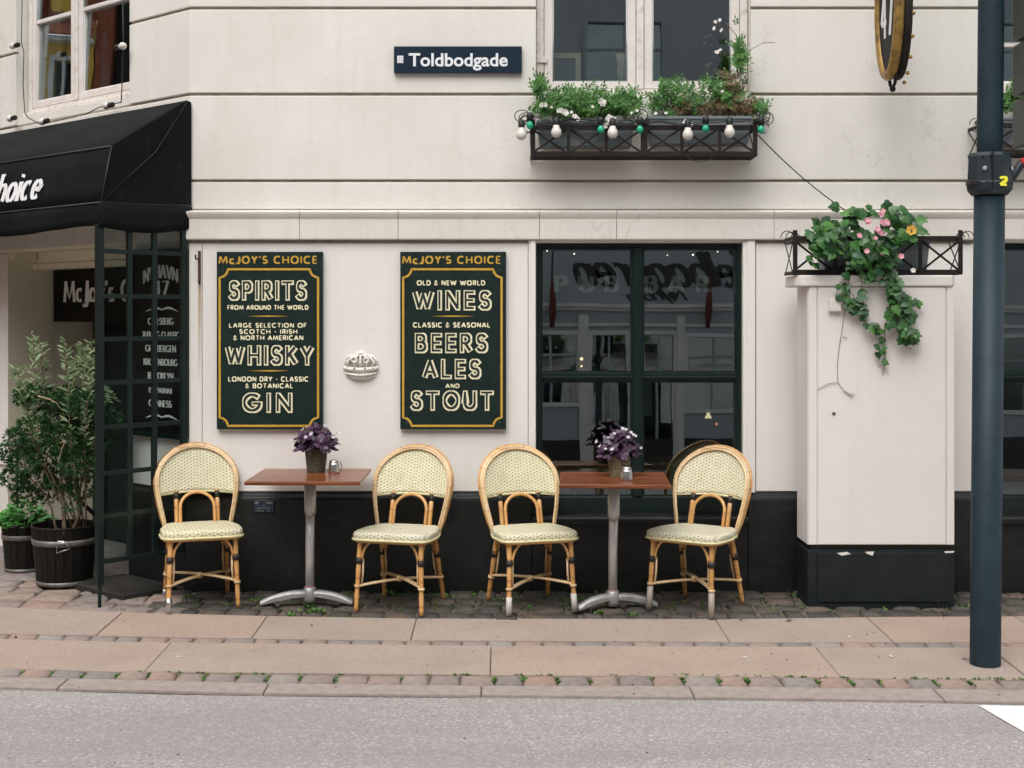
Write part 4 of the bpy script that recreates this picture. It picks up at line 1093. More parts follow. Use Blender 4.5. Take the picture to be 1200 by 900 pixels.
for px,py in ((415.5,421.5),(429.7,422)):
    m=MB(); m.tube([(wx(px)+.015*math.cos(a),-.030,zz(py)+.015*math.sin(a)) for a in [i*PI/7 for i in range(14)]],.0055,6,closed=True); worldpart(m,'ring',M['plaster'],CR)
    m=MB(); m.ball((wx(px),-.024,zz(py)),.0085,8,6); worldpart(m,'stud',M['brass'],CR)
for px,py,d in ((416,431.5,.043),(428.5,431.5,.043),(406.5,431,.024),(437.5,431.3,.032)):
    m=MB(); m.ball((wx(px),-d,zz(py)),.0055,8,6); worldpart(m,'stud',M['brass'],CR)
# little service plate on the plinth
SP=thing('service_plate','small blue-black marker plate with worn white print on the black plinth','plate',(wx(309,-.035),-.035,wz(593,-.035)))
m=MB(); m.box(wx(298,-.04),wx(321,-.04),-.044,-.0345,wz(600,-.04),wz(586.5,-.04)); worldpart(m,'plate',M['navy'],SP,bevel=.001)
m=MB()
for a,b,t,bt in ((302,316.5,594.8,596),(298.8,303,587.6,590.5),(312,319.8,587.8,590.4),(308,312,592.2,593.6),(300.5,303.5,598,599),(304,305.5,597.3,599.4),(307,309.5,597,599.2),(313.5,316,598,599.2)):
    m.box(wx(a,-.04),wx(b,-.04),-.0452,-.0442,wz(bt,-.04),wz(t,-.04))
worldpart(m,'print',M['iron_grey'],SP)
# old iron bracket with rust
IB=thing('iron_bracket','rusty iron wall hook at the left edge of the front wall','hook',(wx(234),0,wz(333)))
m=MB(); m.box(wx(232.6),wx(235.4),-.018,-.001,wz(333),wz(294)); m.tube([(wx(233.5),-.018,wz(303)),(wx(231.5),-.045,wz(304)),(wx(231),-.05,wz(299))],.006,6); m.tube([(wx(234),-.018,wz(328)),(wx(234),-.03,wz(330))],.007,6); worldpart(m,'hook',M['rust'],IB,bevel=.003)
def stain():
    t=NT('rust_run'); co=t.coord('Generated'); sp=t.n('ShaderNodeSeparateXYZ'); t.l(co,sp.inputs[0])
    tr=t.n('ShaderNodeBsdfTransparent'); n=t.noise(t.mapv(t.coord(),(60,60,3)),2,5)
    e=t.math('SUBTRACT',.5,t.math('ABSOLUTE',t.math('SUBTRACT',sp.outputs['X'],.5)))
    f=t.math('MULTIPLY',t.math('MULTIPLY',e,sp.outputs['Z']),t.math('MULTIPLY',n,1.5),clamp=True)
    mx=t.n('ShaderNodeMixShader'); t.l(f,mx.inputs[0]); t.l(tr.outputs[0],mx.inputs[1]); t.l(t.b.outputs[0],mx.inputs[2]); t.l(mx.outputs[0],t.out.inputs[0])
    t.base((.50,.33,.14)); t.rough(.9); return t.m
m=MB(); m.box(wx(231),wx(236.8),-.0016,-.0006,wz(450),wz(333)); worldpart(m,'rust_run',stain(),IB)
# cables
def cable(name,pts,r,lab,mt='cable',cat='cable',n=40,sag=.03):
    P=[Vector(p) for p in pts]; out=[]
    for a,b in zip(P,P[1:]):
        for i in range(10):
            f=i/10; q=a.lerp(b,f); q.z-=sag*4*f*(1-f)*(b-a).length; out.append(q)
    out.append(P[-1]); m=MB(); m.tube(out,r,6); o=m.build(name,M[mt]); tag(o,lab,cat); return o
cable('cable',[(wx(888,-.22),-.22,wz(158,-.22)),(wx(999,-.22),-.22,wz(252,-.22))],.0035,'thin black cable running from the middle window box down to the ivy planter',sag=.04)

# ================================================================== CHAIRS
def Bk(x,z,front=0):   # the curved plane all back parts lie on (chair local, front = -y)
    return .125+.28*(z-.42)+.045*(1-min(1,(x/.235)**2))-front
def make_chair():
    t=thing('bistro_chair','','chair')
    # seat
    def outline(s_,n=44):
        out=[]
        for k in range(n):
            a=2*PI*k/n; ca,sa=math.cos(a),math.sin(a); e=.30
            X=abs(ca)**e*(1 if ca>0 else -1); Y=abs(sa)**e*(1 if sa>0 else -1)
            wd_=.226 if Y<0 else .226-.045*Y
            out.append((X*wd_*s_, (-.01+Y*.205)*s_))
        return out
    rings=[(.0,.457),(.45,.457),(.8,.4575),(.94,.456),(.985,.449),(1.0,.438),(1.0,.422),(.99,.414)]
    vs=[];uvs=[];N=44
    for s_,z in rings:
        for x,y in outline(max(s_,.001)):
            vs.append((x,y,z)); 
            k=(.457-z)*1.2; uvs.append((x*.85,(y-(k if y<0 else -k))*.72))
    fs=[(i*N+k,i*N+(k+1)%N,(i+1)*N+(k+1)%N,(i+1)*N+k) for i in range(len(rings)-1) for k in range(N)]
    fs.append([(len(rings)-1)*N+k for k in range(N)])
    m=MB(); m.add(vs,fs,True,uvs); seat=m.build('seat',M['weave'],t)
    m=MB(); m.tube([(x,y,.413) for x,y in outline(1.0)],.0075,6,closed=True); m.build('rim',M['weave_edge'],seat)
    m=MB(); m.tube([(x*.93,y*.93,.405) for x,y in outline(1.0)],.011,6,closed=True); m.build('seat_frame',M['bamboo'],t)
    # arch of the back
    def archpts(s_,front,n=26,zb=.40):
        P=[]
        low=[(.185,zb),(.198,.48),(.215,.56),(.228,.64)]
        side=[(x*s_,z) for x,z in low]
        P+=[(x,z) for x,z in side]
        for i in range(n+1):
            a=PI*i/n; P.append((.232*s_*math.cos(a),.70+(.205-(1-s_)*.22)*math.sin(a)))
        P+=[(-x,z) for x,z in side[::-1]]
        return [(x,Bk(x,z,front),z) for x,z in P]
    bf=MB(); bf.tube(archpts(1.0,0),.0112,8); bfo=bf.build('back_frame',M['cane'],t)
    bf=MB(); bf.tube(archpts(.955,.012),.0075,6); bf.build('inner_cane',M['cane'],bfo)
    bf=MB(); bf.tube(archpts(1.045,-.016,zb=.44),.0075,6); bf.build('outer_cane',M['bamboo'],bfo)
    # woven panel
    NX,NZ=22,12; vs=[];uvs=[]
    for side in (0,1):
        for j in range(NZ+1):
            f=j/NZ
            for i in range(NX+1):
                # columns follow the arch
                sx_=-1+2*i/NX; x=.222*math.sin(sx_*PI/2)
                q=max(0,1-(x/.2225)**2)**.5
                zt_=.70+.198*q; zb_=.622+.012*(1-(x/.22)**2)+ .0
                z=zb_+(zt_-zb_)*f
                vs.append((x,Bk(x,z,.004)+(.012 if side else 0),z)); uvs.append((x,z))
    fs=[];K=(NX+1)*(NZ+1)
    for j in range(NZ):
        for i in range(NX):
            a=j*(NX+1)+i; fs.append((a,a+1,a+NX+2,a+NX+1)); fs.append((K+a,K+a+NX+1,K+a+NX+2,K+a+1))
    edge=[i for i in range(NX)]
    for i in range(NX): fs.append((i,K+i,K+i+1,i+1)); b=NZ*(NX+1); fs.append((b+i,b+i+1,K+b+i+1,K+b+i))
    m=MB(); m.add(vs,fs,True,uvs); br=m.build('backrest',M['weave'],t,recalc=False)
    m=MB(); m.tube([(x,Bk(x,.63,.004)+.006,.620+.012*(1-(x/.22)**2)) for x in [-.222+.444*i/16 for i in range(17)]],.008,6); m.build('lower_edge',M['weave_edge'],br)
    for s_ in (-1,1):
        m=MB(); x=.118*s_; m.tube([(x,Bk(x,z),z) for z in (.40,.48,.56,.640)],.0135,8); p=m.build('back_post',M['bamboo'],t)
        m=MB(); m.tube([(x,Bk(x,z),z) for z in (.592,.612,.632)],.0155,8); m.build('binding',M['binding'],p)
    P=[]; 
    for z in (.41,.47,.53): P.append((.098,z))
    for i in range(13):
        a=PI*i/12; P.append((.098*math.cos(a),.545+.085*math.sin(a)))
    for z in (.53,.47,.41): P.append((-.098,z))
    m=MB(); m.tube([(x,Bk(x,z,.022),z) for x,z in P],.0098,8); m.build('inner_arch',M['bamboo'],t)
    # legs
    def leg(top,foot,inx,iny):
        top,foot=Vector(top),Vector(foot); at=lambda z: foot+(top-foot)*(z/top.z)
        pts=[];rr=[]
        for i in range(15):
            z=top.z*i/14; p=at(z); pts.append(p); rr.append(.0126+(.0016 if i in (3,8,11) else 0)+.0012*(z/top.z))
        m=MB(); m.tube(pts,rr,9); l=m.build('leg',M['bamboo'],t)
        m=MB(); m.tube([at(.272),at(.288),at(.306)],[.019,.0205,.019],9); m.build('binding',M['binding'],l)
        m=MB(); q=at(.145); m.tube([at(.138),at(.152)],[.0195,.0195],9); m.build('ankle_wrap',M['cane'],l)
        # thin cane beside the leg
        o=Vector((inx*.021,iny*.010,0)); m=MB(); m.tube([at(.30)+o,at(.22)+o*1.15,at(.15)+o],.0062,6); m.build('side_cane',M['cane'],l)
        # quarter braces
        for dx,dy in ((inx*.085,0),(0,iny*.085)):
            a=at(.29)+Vector((dx,dy,0)).normalized()*.018; P=[]
            for i in range(8):
                f=i/7*PI/2; P.append(a+Vector((dx*(1-math.cos(f)),dy*(1-math.cos(f)),.118*math.sin(f))))
            m=MB(); m.tube(P,.0075,6); m.build('brace',M['bamboo'],t)
        return at(.145),l
    fl,l1=leg((-.178,-.165,.41),(-.192,-.192,0),1,1); frr,l2=leg((.178,-.165,.41),(.192,-.192,0),-1,1)
    rl,l3=leg((-.160,.13,.42),(-.182,.245,0),1,-1); rr,l4=leg((.160,.13,.42),(.182,.245,0),-1,-1)
    for a,b,dz in ((fl,rr,.0),(frr,rl,.010)):
        m=MB()
        for k in (-1,1):
            d=(b-a); n=Vector((-d.y,d.x,0)).normalized()*.0075*k
            P=[a+d*f+n+Vector((0,0,dz+.016*math.sin(PI*f)))+Vector((0,-.012*math.sin(PI*f),0)) for f in [i/12 for i in range(13)]]
            m.tube(P,.0072,6)
        m.build('stretcher',M['cane'],t)
    m=MB(); m.tube([((fl+rr)/2+Vector((0,-.012,.004)),)[0],((fl+rr)/2+Vector((0,-.012,.036)))],.016,8); m.build('stretcher_binding',M['cane'],t)
    return t
chair=make_chair()
def leg_positions(c): pass
CH_=[ # front-left foot, front-right foot px ; yaw (positive = turned to the viewer's left)
 ((197,718),(280,715.5),-18,'cane bistro chair furthest left, beside the glazed screen, one foot in a steel sleeve'),
 ((418,718),(493,725),15,'cane bistro chair right of the left-hand table, turned towards it, bare bamboo feet'),
 ((598,722),(672,720),-17,'cane bistro chair left of the right-hand table, turned towards it, white taped front feet'),
 ((764,715),(830,727),34,'cane bistro chair furthest right, turned well to its left, grey taped front feet'),
]
chairs=[]
for i,(a,b,yaw,lab) in enumerate(CH_):
    c=chair if i==0 else copy_tree(chair)
    A,B=gpt(*a),gpt(*b); mid=(A+B)/2; y=R(-yaw)
    # local front-mid (0,-.192) -> mid
    off=Vector((math.sin(y)*.192,-math.cos(y)*.192,0))
    c.location=(mid.x-off.x,mid.y-off.y,gz(mid.y)+.010); c.rotation_euler=(R(-.6),0,y); c.scale=(1,1,.972)
    tag(c,lab,'chair','cane bistro chairs along the wall'); chairs.append(c)
def legcap(c,idx,h,mt,nm):
    l=[k for k in kids(c) if k.name.startswith('leg')]
    l.sort(key=lambda o:o.name); l=l[idx]
    sx_=-1 if idx in(0,2) else 1
    foot=Vector((sx_*(.192 if idx<2 else .182),-.192 if idx<2 else .245,0)); top=Vector((sx_*(.178 if idx<2 else .160),-.165 if idx<2 else .13,.41 if idx<2 else .42))
    at=lambda z: foot+(top-foot)*(z/top.z)
    m=MB(); m.tube([at(-.002),at(h*.5),at(h)],[.0168,.0172,.0170],10); m.build(nm,M[mt],l)
legcap(chairs[0],0,.075,'steel','foot_sleeve'); legcap(chairs[0],2,.05,'steel','foot_sleeve')
M['tape']=mat('dirty_white_tape',(.62,.60,.57),(.42,.38,.34),30,.6)
M['tape_grey']=mat('grey_tape',(.40,.36,.32),(.30,.25,.20),30,.6)
legcap(chairs[2],0,.10,'tape','foot_tape'); legcap(chairs[2],1,.10,'tape','foot_tape')
legcap(chairs[3],0,.13,'tape_grey','foot_tape'); legcap(chairs[3],1,.14,'tape_grey','foot_tape')

# ================================================================== TABLES
def make_table(loc,rz,W_,D_,H_,pole,hub,arms,lab):
    t=thing('cafe_table',lab,'table',loc,rz,'square wooden café tables along the wall'); t['group']='square wooden cafe tables'
    m=MB(); m.box(-W_/2,W_/2,-D_/2,D_/2,H_-.022,H_); m.build('tabletop',M['wood'],t,bevel=.005,seg=2)
    m=MB(); m.box(-.16,.16,-.16,.16,H_-.030,H_-.0225); m.build('mounting_plate',M['iron_grey'],t)
    px,py=pole; hx,hy=hub
    m=MB(); m.tube([(hx,hy,.055),(hx,hy,.30),(px,py,.56)],.0255,16); po=m.build('pole',M['pole_paint'],t)
    m=MB(); m.tube([(px*.9+hx*.1,py*.9+hy*.1,.50),(px,py,.53),(px,py,H_-.03)],[.0275,.034,.034],16); m.build('collar_tube',M['pole_paint'],po)
    m=MB(); m.tube([(hx,hy,.098),(hx,hy,.102)],.0262,16); m.build('red_ring',M['red'],po)
    m=MB(); m.lathe([(.036,.0),(.040,.02),(.042,.05),(.036,.078),(.029,.088)],(hx,hy,0.012),n=20); m.build('hub',M['alu'],t)
    for ang,L in arms:
        a=R(ang); d=Vector((math.cos(a),math.sin(a),0)); n=Vector((-d.y,d.x,0)); m=MB(); vs=[]
        K=9
        for i in range(K):
            f=i/(K-1); zt_=.078*(1-f**1.9)+.026*f; zb_=max(.0,(.045-.0)*(1-f**1.5)) if f<.9 else .002
            ww=.030-.006*f+.004*(f>.85)
            p=Vector((hx,hy,0))+d*(.015+L*f)
            for s_,z,k in ((-1,zb_,1),(-1,zt_-.010,1),(-1,zt_,.55),(1,zt_,.55),(1,zt_-.010,1),(1,zb_,1)):
                q=p+n*s_*ww*k; vs.append((q.x,q.y,z))
        fs=[(i*6+k,i*6+(k+1)%6,(i+1)*6+(k+1)%6,(i+1)*6+k) for i in range(K-1) for k in range(6)]+[tuple(range(6))[::-1],tuple(range((K-1)*6,K*6))]
        m.add(vs,fs); m.build('foot_arm',M['alu'],t,bevel=.003)
    return t
D1=.63; y1c=-.375
T1=make_table((wx(362.5,-.40),-.365,gz(-.38)+.010),0,.635,D1,.735,(.0,.0),(.0,-.015),((187,.265),(-4,.235),(92,.2)),'square café table with oiled wood top, left-hand one, on an arched cast base')
T1['label']='left-hand square wooden cafe table on a grey pole and arched metal base'
T2=make_table((wx(724.5,-.80)+.0,-.50,gz(-.5)+.010),R(-3),.605,.60,.735,(.0,.0),(-.004,.04),((205,.205),(12,.24),(100,.19)),'right-hand square wooden cafe table in front of the pub window')
# shakers
def shaker(x,y,z,lab,s_=1):
    t=thing('shaker',lab,'shaker',(x,y,z),0,'metal shakers on the tables')
    m=MB(); m.lathe([(.030*s_,.0),(.033*s_,.004),(.033*s_,.012),(.029*s_,.05),(.026*s_,.066)],n=20); m.build('body',M['steel'],t)
    m=MB(); m.lathe([(.027*s_,.066),(.027*s_,.071),(.020*s_,.077),(.008*s_,.079)],n=20); m.build('lid',M['steel'],t)
    m=MB(); m.tube([(.034,0,.012),(.044,0,.03),(.038,0,.068)],.0022,6); m.build('clip',M['iron'],t)
zt1_=T1.location.z+.735; zt2_=T2.location.z+.735
shaker(wx(391.5,-.30),-.30,zt1_,'brushed metal shaker right of the dark wicker pot on the left-hand table')
shaker(wx(734.5,-.62),-.62,zt2_,'brushed metal shaker in front of the tan wicker pot on the right-hand table')

# ================================================================== PLANTS
def rv(): 
    while True:
        v=Vector((random.uniform(-1,1),random.uniform(-1,1),random.uniform(-1,1)))
        if .05<v.length<1: return v
def leaf(mb,p,d,nrm,L,W,shape='simple',fold=.15):
    d=d.normalized(); s=d.cross(nrm)
    s = s.normalized() if s.length>1e-4 else d.orthogonal().normalized()
    n=s.cross(d)
    if shape=='simple': o=[(0,0,0),(-.5,.42,fold),(0,1,0),(.5,.42,fold)]; f=[(0,1,2),(0,2,3)]
    elif shape=='blade': o=[(0,0,0),(-.5,.35,fold),(-.3,.75,fold*.5),(0,1,0),(.3,.75,fold*.5),(.5,.35,fold)]; f=[(0,1,2,3),(0,3,4,5)]
    elif shape=='heart': o=[(0,0,0),(-.45,.25,fold),(-.5,.7,fold),(-.22,1.0,fold*.6),(0,.85,0),(.22,1.0,fold*.6),(.5,.7,fold),(.45,.25,fold)]; f=[(0,1,2,3,4),(0,4,5,6,7)]
    elif shape=='round': o=[(0,0,0),(-.42,.2,fold),(-.5,.55,fold),(-.28,.9,fold),(0,1,0),(.28,.9,fold),(.5,.55,fold),(.42,.2,fold)]; f=[(0,1,2,3,4),(0,4,5,6,7)]
    b=len(mb.v)
    mb.add([p+d*(y*L)+s*(x*W)+n*(z*W) for x,y,z in o],f)
# oxalis in baskets
def oxalis(x,y,z,R_,H_,bm_,lab_pot,lab_plant,plant_r,sx_=1.0):
    t=thing('wicker_pot',lab_pot,'plant pot',(x,y,z),0,'wicker pots on the tables')
    n=26; m=MB()
    # coiled wicker: rings of rope
    K=11
    prof=[]
    for i in range(K*3+1):
        f=i/(K*3); prof.append((R_*(.76+.24*f)+.0016*math.cos(f*K*2*PI),H_*f))
    m.lathe([(R_*.7,0)]+prof+[(R_*.92,H_-.001),(R_*.88,H_-.02),(.001,H_-.022)],n=n); m.build('basket',M[bm_],t)
    m=MB(); m.lathe([(R_*.87,H_-.016),(.001,H_-.012)],n=n); m.build('soil',M['soil'],t)
    pl=thing('purple_shamrock',lab_plant,'plant',(x,y,z+H_-.012),0,'purple plants on the tables')
    lf=MB(); st=MB(); fl=MB()
    for k in range(100):
        a=random.uniform(0,2*PI); rr=random.random()**.6*plant_r; h=(.045+.085*(1-(rr/plant_r)**2))*random.uniform(.25,1.25)
        p=Vector((rr*math.cos(a)*sx_,rr*math.sin(a)*.85,h)); st.tube([(p.x*.15,p.y*.15,-.01),(p.x*.6,p.y*.6,h*.7),p],.0011,4)
        up=(Vector((0,-.15,1))+rv()*.95+Vector((p.x,p.y-.05,0))*5).normalized(); u=up.orthogonal().normalized(); w_=up.cross(u); a0=random.uniform(0,2*PI)
        for q in range(3):
            b=a0+q*2*PI/3; d=u*math.cos(b)+w_*math.sin(b)-up*.25
            leaf(lf,p,d,up,random.uniform(.024,.040),.036,'heart',-.22)
    for k in range(22):
        a=random.uniform(0,2*PI); rr=random.uniform(.25,1.2)*plant_r; h=random.uniform(.06,.165)*(1.15-.5*rr/plant_r)
        p=Vector((rr*math.cos(a)*sx_,rr*math.sin(a)*.9-.01,h)); st.tube([(p.x*.1,p.y*.1,0),(p.x*.6,p.y*.6,h*.75),p],.001,4)
        ax=(Vector((p.x*5,-.5,.6))+rv()*.5).normalized(); u=ax.orthogonal().normalized(); w_=ax.cross(u)
        for q in range(5):
            b=q*2*PI/5; d=(u*math.cos(b)+w_*math.sin(b))*.8+ax*.7; leaf(fl,p,d,ax,random.uniform(.012,.020),.012,'round',.1)
    tag(lf.build('leaves',M['purple'],pl,recalc=False),kind='stuff'); tag(st.build('stems',M['gstem'],pl,recalc=False),kind='stuff'); tag(fl.build('flowers',M['petal_lilac'],pl,recalc=False),kind='stuff')
oxalis(wx(370.5,-.24),-.24,zt1_,.068,.140,'basket','dark wicker pot on the left-hand table','bushy purple shamrock with pale flowers in the dark wicker pot on the left table',.112,1.05)
oxalis(wx(725,-.42),-.42,zt2_,.066,.125,'basket2','tan wicker pot on the right-hand table','bushy purple shamrock with white flowers in front of the pub window',.105,1.1)

# big tub
def tub(x,y,z,R0,R1,H_,n,lab,handle=True,name='barrel_planter'):
    t=thing(name,lab,'planter',(x,y,z),0)
    src=None
    for k in range(n):
        a=2*PI*k/n
        if src is None:
            m=MB(); hw=PI/n*.94
            vs=[]
            for (r_,zz) in ((R0,0),(R1,H_),(R1-.016,H_),(R0-.016,0)):
                for s_ in (-1,1): vs.append((r_*math.cos(hw*s_),r_*math.sin(hw*s_),zz))
            m.add(vs,[(0,1,3,2),(2,3,5,4),(4,5,7,6),(6,7,1,0),(0,2,4,6),(1,7,5,3)])
            src=m.build('stave',M['stave'],t,bevel=.002)
        else: inst('stave',src,t,rot=(0,0,a))
    for f in ((.02,.085),(.70,.80)):
        m=MB(); r_=lambda q:R0+(R1-R0)*q
        m.lathe([(r_(f[0])+.001,H_*f[0]),(r_(f[0])+.004,H_*f[0]+.001),(r_(f[1])+.004,H_*f[1]),(r_(f[1])+.001,H_*f[1]+.001)],n=40); m.build('hoop',M['hoop'],t)
    m=MB(); m.tube([((R1-.006)*math.cos(2*PI*k/40),(R1-.006)*math.sin(2*PI*k/40),H_+.002) for k in range(40)],.010,6,closed=True,flat=.8); m.build('rim',M['stave'],t)
    m=MB(); m.lathe([(R1-.016,H_-.045),(.001,H_-.03)],n=30); m.build('soil',M['soil'],t)
    if handle:
        a=R(-78); rr=R0+(R1-R0)*.78+.006; P=Vector((rr*math.cos(a),rr*math.sin(a),H_*.80)); s_=Vector((-math.sin(a),math.cos(a),0)); o=Vector((math.cos(a),math.sin(a),0))
        m=MB(); m.box(P.x-.022,P.x+.022,P.y-.006,P.y+.002,P.z-.014,P.z+.006); m.build('handle_plate',M['steel'],t,bevel=.002)
        m=MB(); m.tube([P-s_*.022+o*.008+Vector((0,0,-.006)),P+s_*.022+o*.008+Vector((0,0,-.002)),P+s_*.052+o*.016+Vector((0,0,-.040)),P-s_*.026+o*.016+Vector((0,0,-.062))],.0032,6,closed=True); m.build('handle',M['steel'],t)
    return t
TY=.20
TX=wx(76,TY)
tub(TX,TY,.005,.165,.198,.355,22,'large black stave tub with dull metal hoops, right of the smaller tub')
TX2=wx(29,.62); 
tub(TX2,.62,.005,.12,.145,.30,18,'smaller black tub behind and left of the large tub',False)
# ---- shrub in the big tub
def atd(px,py,Y): return Vector((wx(px,Y),Y,wz(py,Y)))
SH=thing('juniper_shrub','gnarled dark green juniper shrub growing in the large black tub','shrub',(TX,TY,.33))
def loc(p): return p-SH.location
base=Vector((0,0,-.02))
tr=MB()
def limb(mb,pts,r0,r1,n=7):
    P=[Vector(p) for p in pts]; out=[]
    for a,b in zip(P,P[1:]):
        for i in range(4): out.append(a.lerp(b,i/4)+Vector((random.uniform(-1,1),random.uniform(-1,1),0))*.004)
    out.append(P[-1]); mb.tube(out,[r0+(r1-r0)*i/(len(out)-1) for i in range(len(out))],n)
limb(tr,[base,loc(atd(74,590,TY)),loc(atd(72,560,TY)),loc(atd(76,530,TY)),loc(atd(74,500,TY+.03))],.014,.008)
limb(tr,[base+Vector((.03,.03,0)),loc(atd(94,600,TY)),loc(atd(90,560,TY+.05)),loc(atd(97,520,TY+.06))],.012,.007)
limb(tr,[loc(atd(90,565,TY+.04)),loc(atd(70,545,TY)),loc(atd(40,520,TY-.02))],.008,.004)
limb(tr,[loc(atd(74,545,TY)),loc(atd(98,510,TY)),loc(atd(118,495,TY))],.008,.004)
limb(tr,[loc(atd(74,500,TY)),loc(atd(60,480,TY)),loc(atd(52,468,TY))],.007,.003)
limb(tr,[base+Vector((-.05,.02,0)),loc(atd(62,605,TY)),loc(atd(55,580,TY)),loc(atd(35,560,TY))],.008,.004)
tr.build('trunk',M['bark'],SH)
tr=MB(); limb(tr,[loc(atd(45,464,TY-.19)),loc(atd(58,468,TY-.21)),loc(atd(66,472,TY-.19)),loc(atd(73,481,TY-.16))],.005,.003); limb(tr,[loc(atd(70,520,TY-.16)),loc(atd(76,516,TY-.19)),loc(atd(71,530,TY-.17)),loc(atd(68,545,TY-.15))],.004,.003)
tag(tr.build('bare_twig',mat('bleached_twig',(.45,.33,.22),(.35,.24,.15),30,.7),SH))
cl=[(30,470,10,7),(46,455,10,6),(110,468,12,7),(132,492,9,8),(8,528,8,6),(35,462,17,9),(52,470,22,14),(80,468,20,14),(100,474,18,14),(120,486,16,13),(66,490,26,16),(100,498,24,18),(40,505,22,16),(20,512,14,9),(75,515,26,18),(112,516,18,15),(55,532,24,16),(30,540,18,12),(92,540,22,16),(18,560,15,12),(42,562,18,12),(70,562,16,12),(110,545,12,14),(30,582,14,10),(95,572,14,10),(58,580,12,9),(128,505,10,12),(15,535,10,8),(84,590,8,7)]
jn=MB()
for (px,py,rx,ry) in cl:
    Yc=TY+random.uniform(-.10,.12); c0=loc(atd(px,py,Yc)); sc_=(CAMD+Yc)/F
    for _ in range(int(rx*ry*.62)):
        v=rv(); v=v.normalized()*v.length**.45; p=c0+Vector((v.x*rx*sc_,v.y*.11,v.z*ry*sc_))
        d=(v+Vector((0,-.2,.25))+rv()*.6).normalized()
        for q in range(5):
            dd=(d+rv()*.75).normalized(); leaf(jn,p,dd,rv(),random.uniform(.018,.040),.010,'simple',.25)
tag(jn.build('crown',M['juniper'],SH,recalc=False),kind='stuff')
# ---- olive behind
OL=thing('olive_sapling','pale green olive stems rising above the dark juniper','shrub',(TX+.08,TY+.03,.33))
def loc2(p): return p-OL.location
om=MB(); os_=MB()
for pts in ([(60,600),(48,540),(42,470),(38,392)],[(70,600),(60,500),(50,440),(46,400)],[(80,600),(82,520),(80,450),(76,402)],[(95,600),(100,520),(104,460),(108,400)],[(90,600),(96,500),(100,430),(98,405)],[(60,600),(40,520),(28,460),(18,430)],[(75,600),(84,500),(86,440),(92,420)],[(100,600),(112,510),(118,450),(130,470)]):
    Yc=TY+.0+random.uniform(-.12,.10); P=[loc2(atd(px,py,Yc)) for px,py in pts]; P[0]=Vector((0,0,0))+Vector((random.uniform(-.05,.05),0,-.02))
    limb(os_,P,.006,.002,5)
    n=84
    for k in range(n):
        f=.30+.70*k/n; s=f*(len(P)-1); i=min(int(s),len(P)-2); p=P[i].lerp(P[i+1],s-i)
        d=(P[i+1]-P[i]).normalized()*.45+Vector((random.choice((-1,1))*.8,random.uniform(-.6,.4),random.uniform(-.2,.4)))
        leaf(om,p+rv()*.02,d,Vector((0,-1,.4))+rv()*.7,random.uniform(.035,.066),.014,'blade',.2)
os_.build('stems',M['stem'],OL); tag(om.build('leaves',M['olive'],OL,recalc=False),kind='stuff')
for o in [k for k in kids(OL) if k.name.startswith('stems')]: o['kind']='stuff'
# ---- herb in the small tub
HB=thing('leafy_herb','bright green broad-leaved plant in the smaller black tub','plant',(TX2,.62,.30))
hm=MB()
for k in range(230):
    a=random.uniform(0,2*PI); r_=random.random()**.6*.17; h=random.uniform(.0,.15)*(1.2-r_/.17)
    p=Vector((r_*math.cos(a),r_*math.sin(a)*.9-.02,h)); leaf(hm,p,Vector((math.cos(a),math.sin(a),random.uniform(-.3,.6))),Vector((0,-.5,1))+rv()*.5,random.uniform(.035,.055),.038,'round',.15)
for k in range(14):
    leaf(hm,Vector((.13+random.uniform(0,.05),-.14,.02-k*.006)),Vector((random.uniform(-.3,1),-.5,-.4)),Vector((0,-1,.6))+rv()*.4,.045,.035,'round',.15)
tag(hm.build('leaves',M['herb'],HB,recalc=False),kind='stuff')

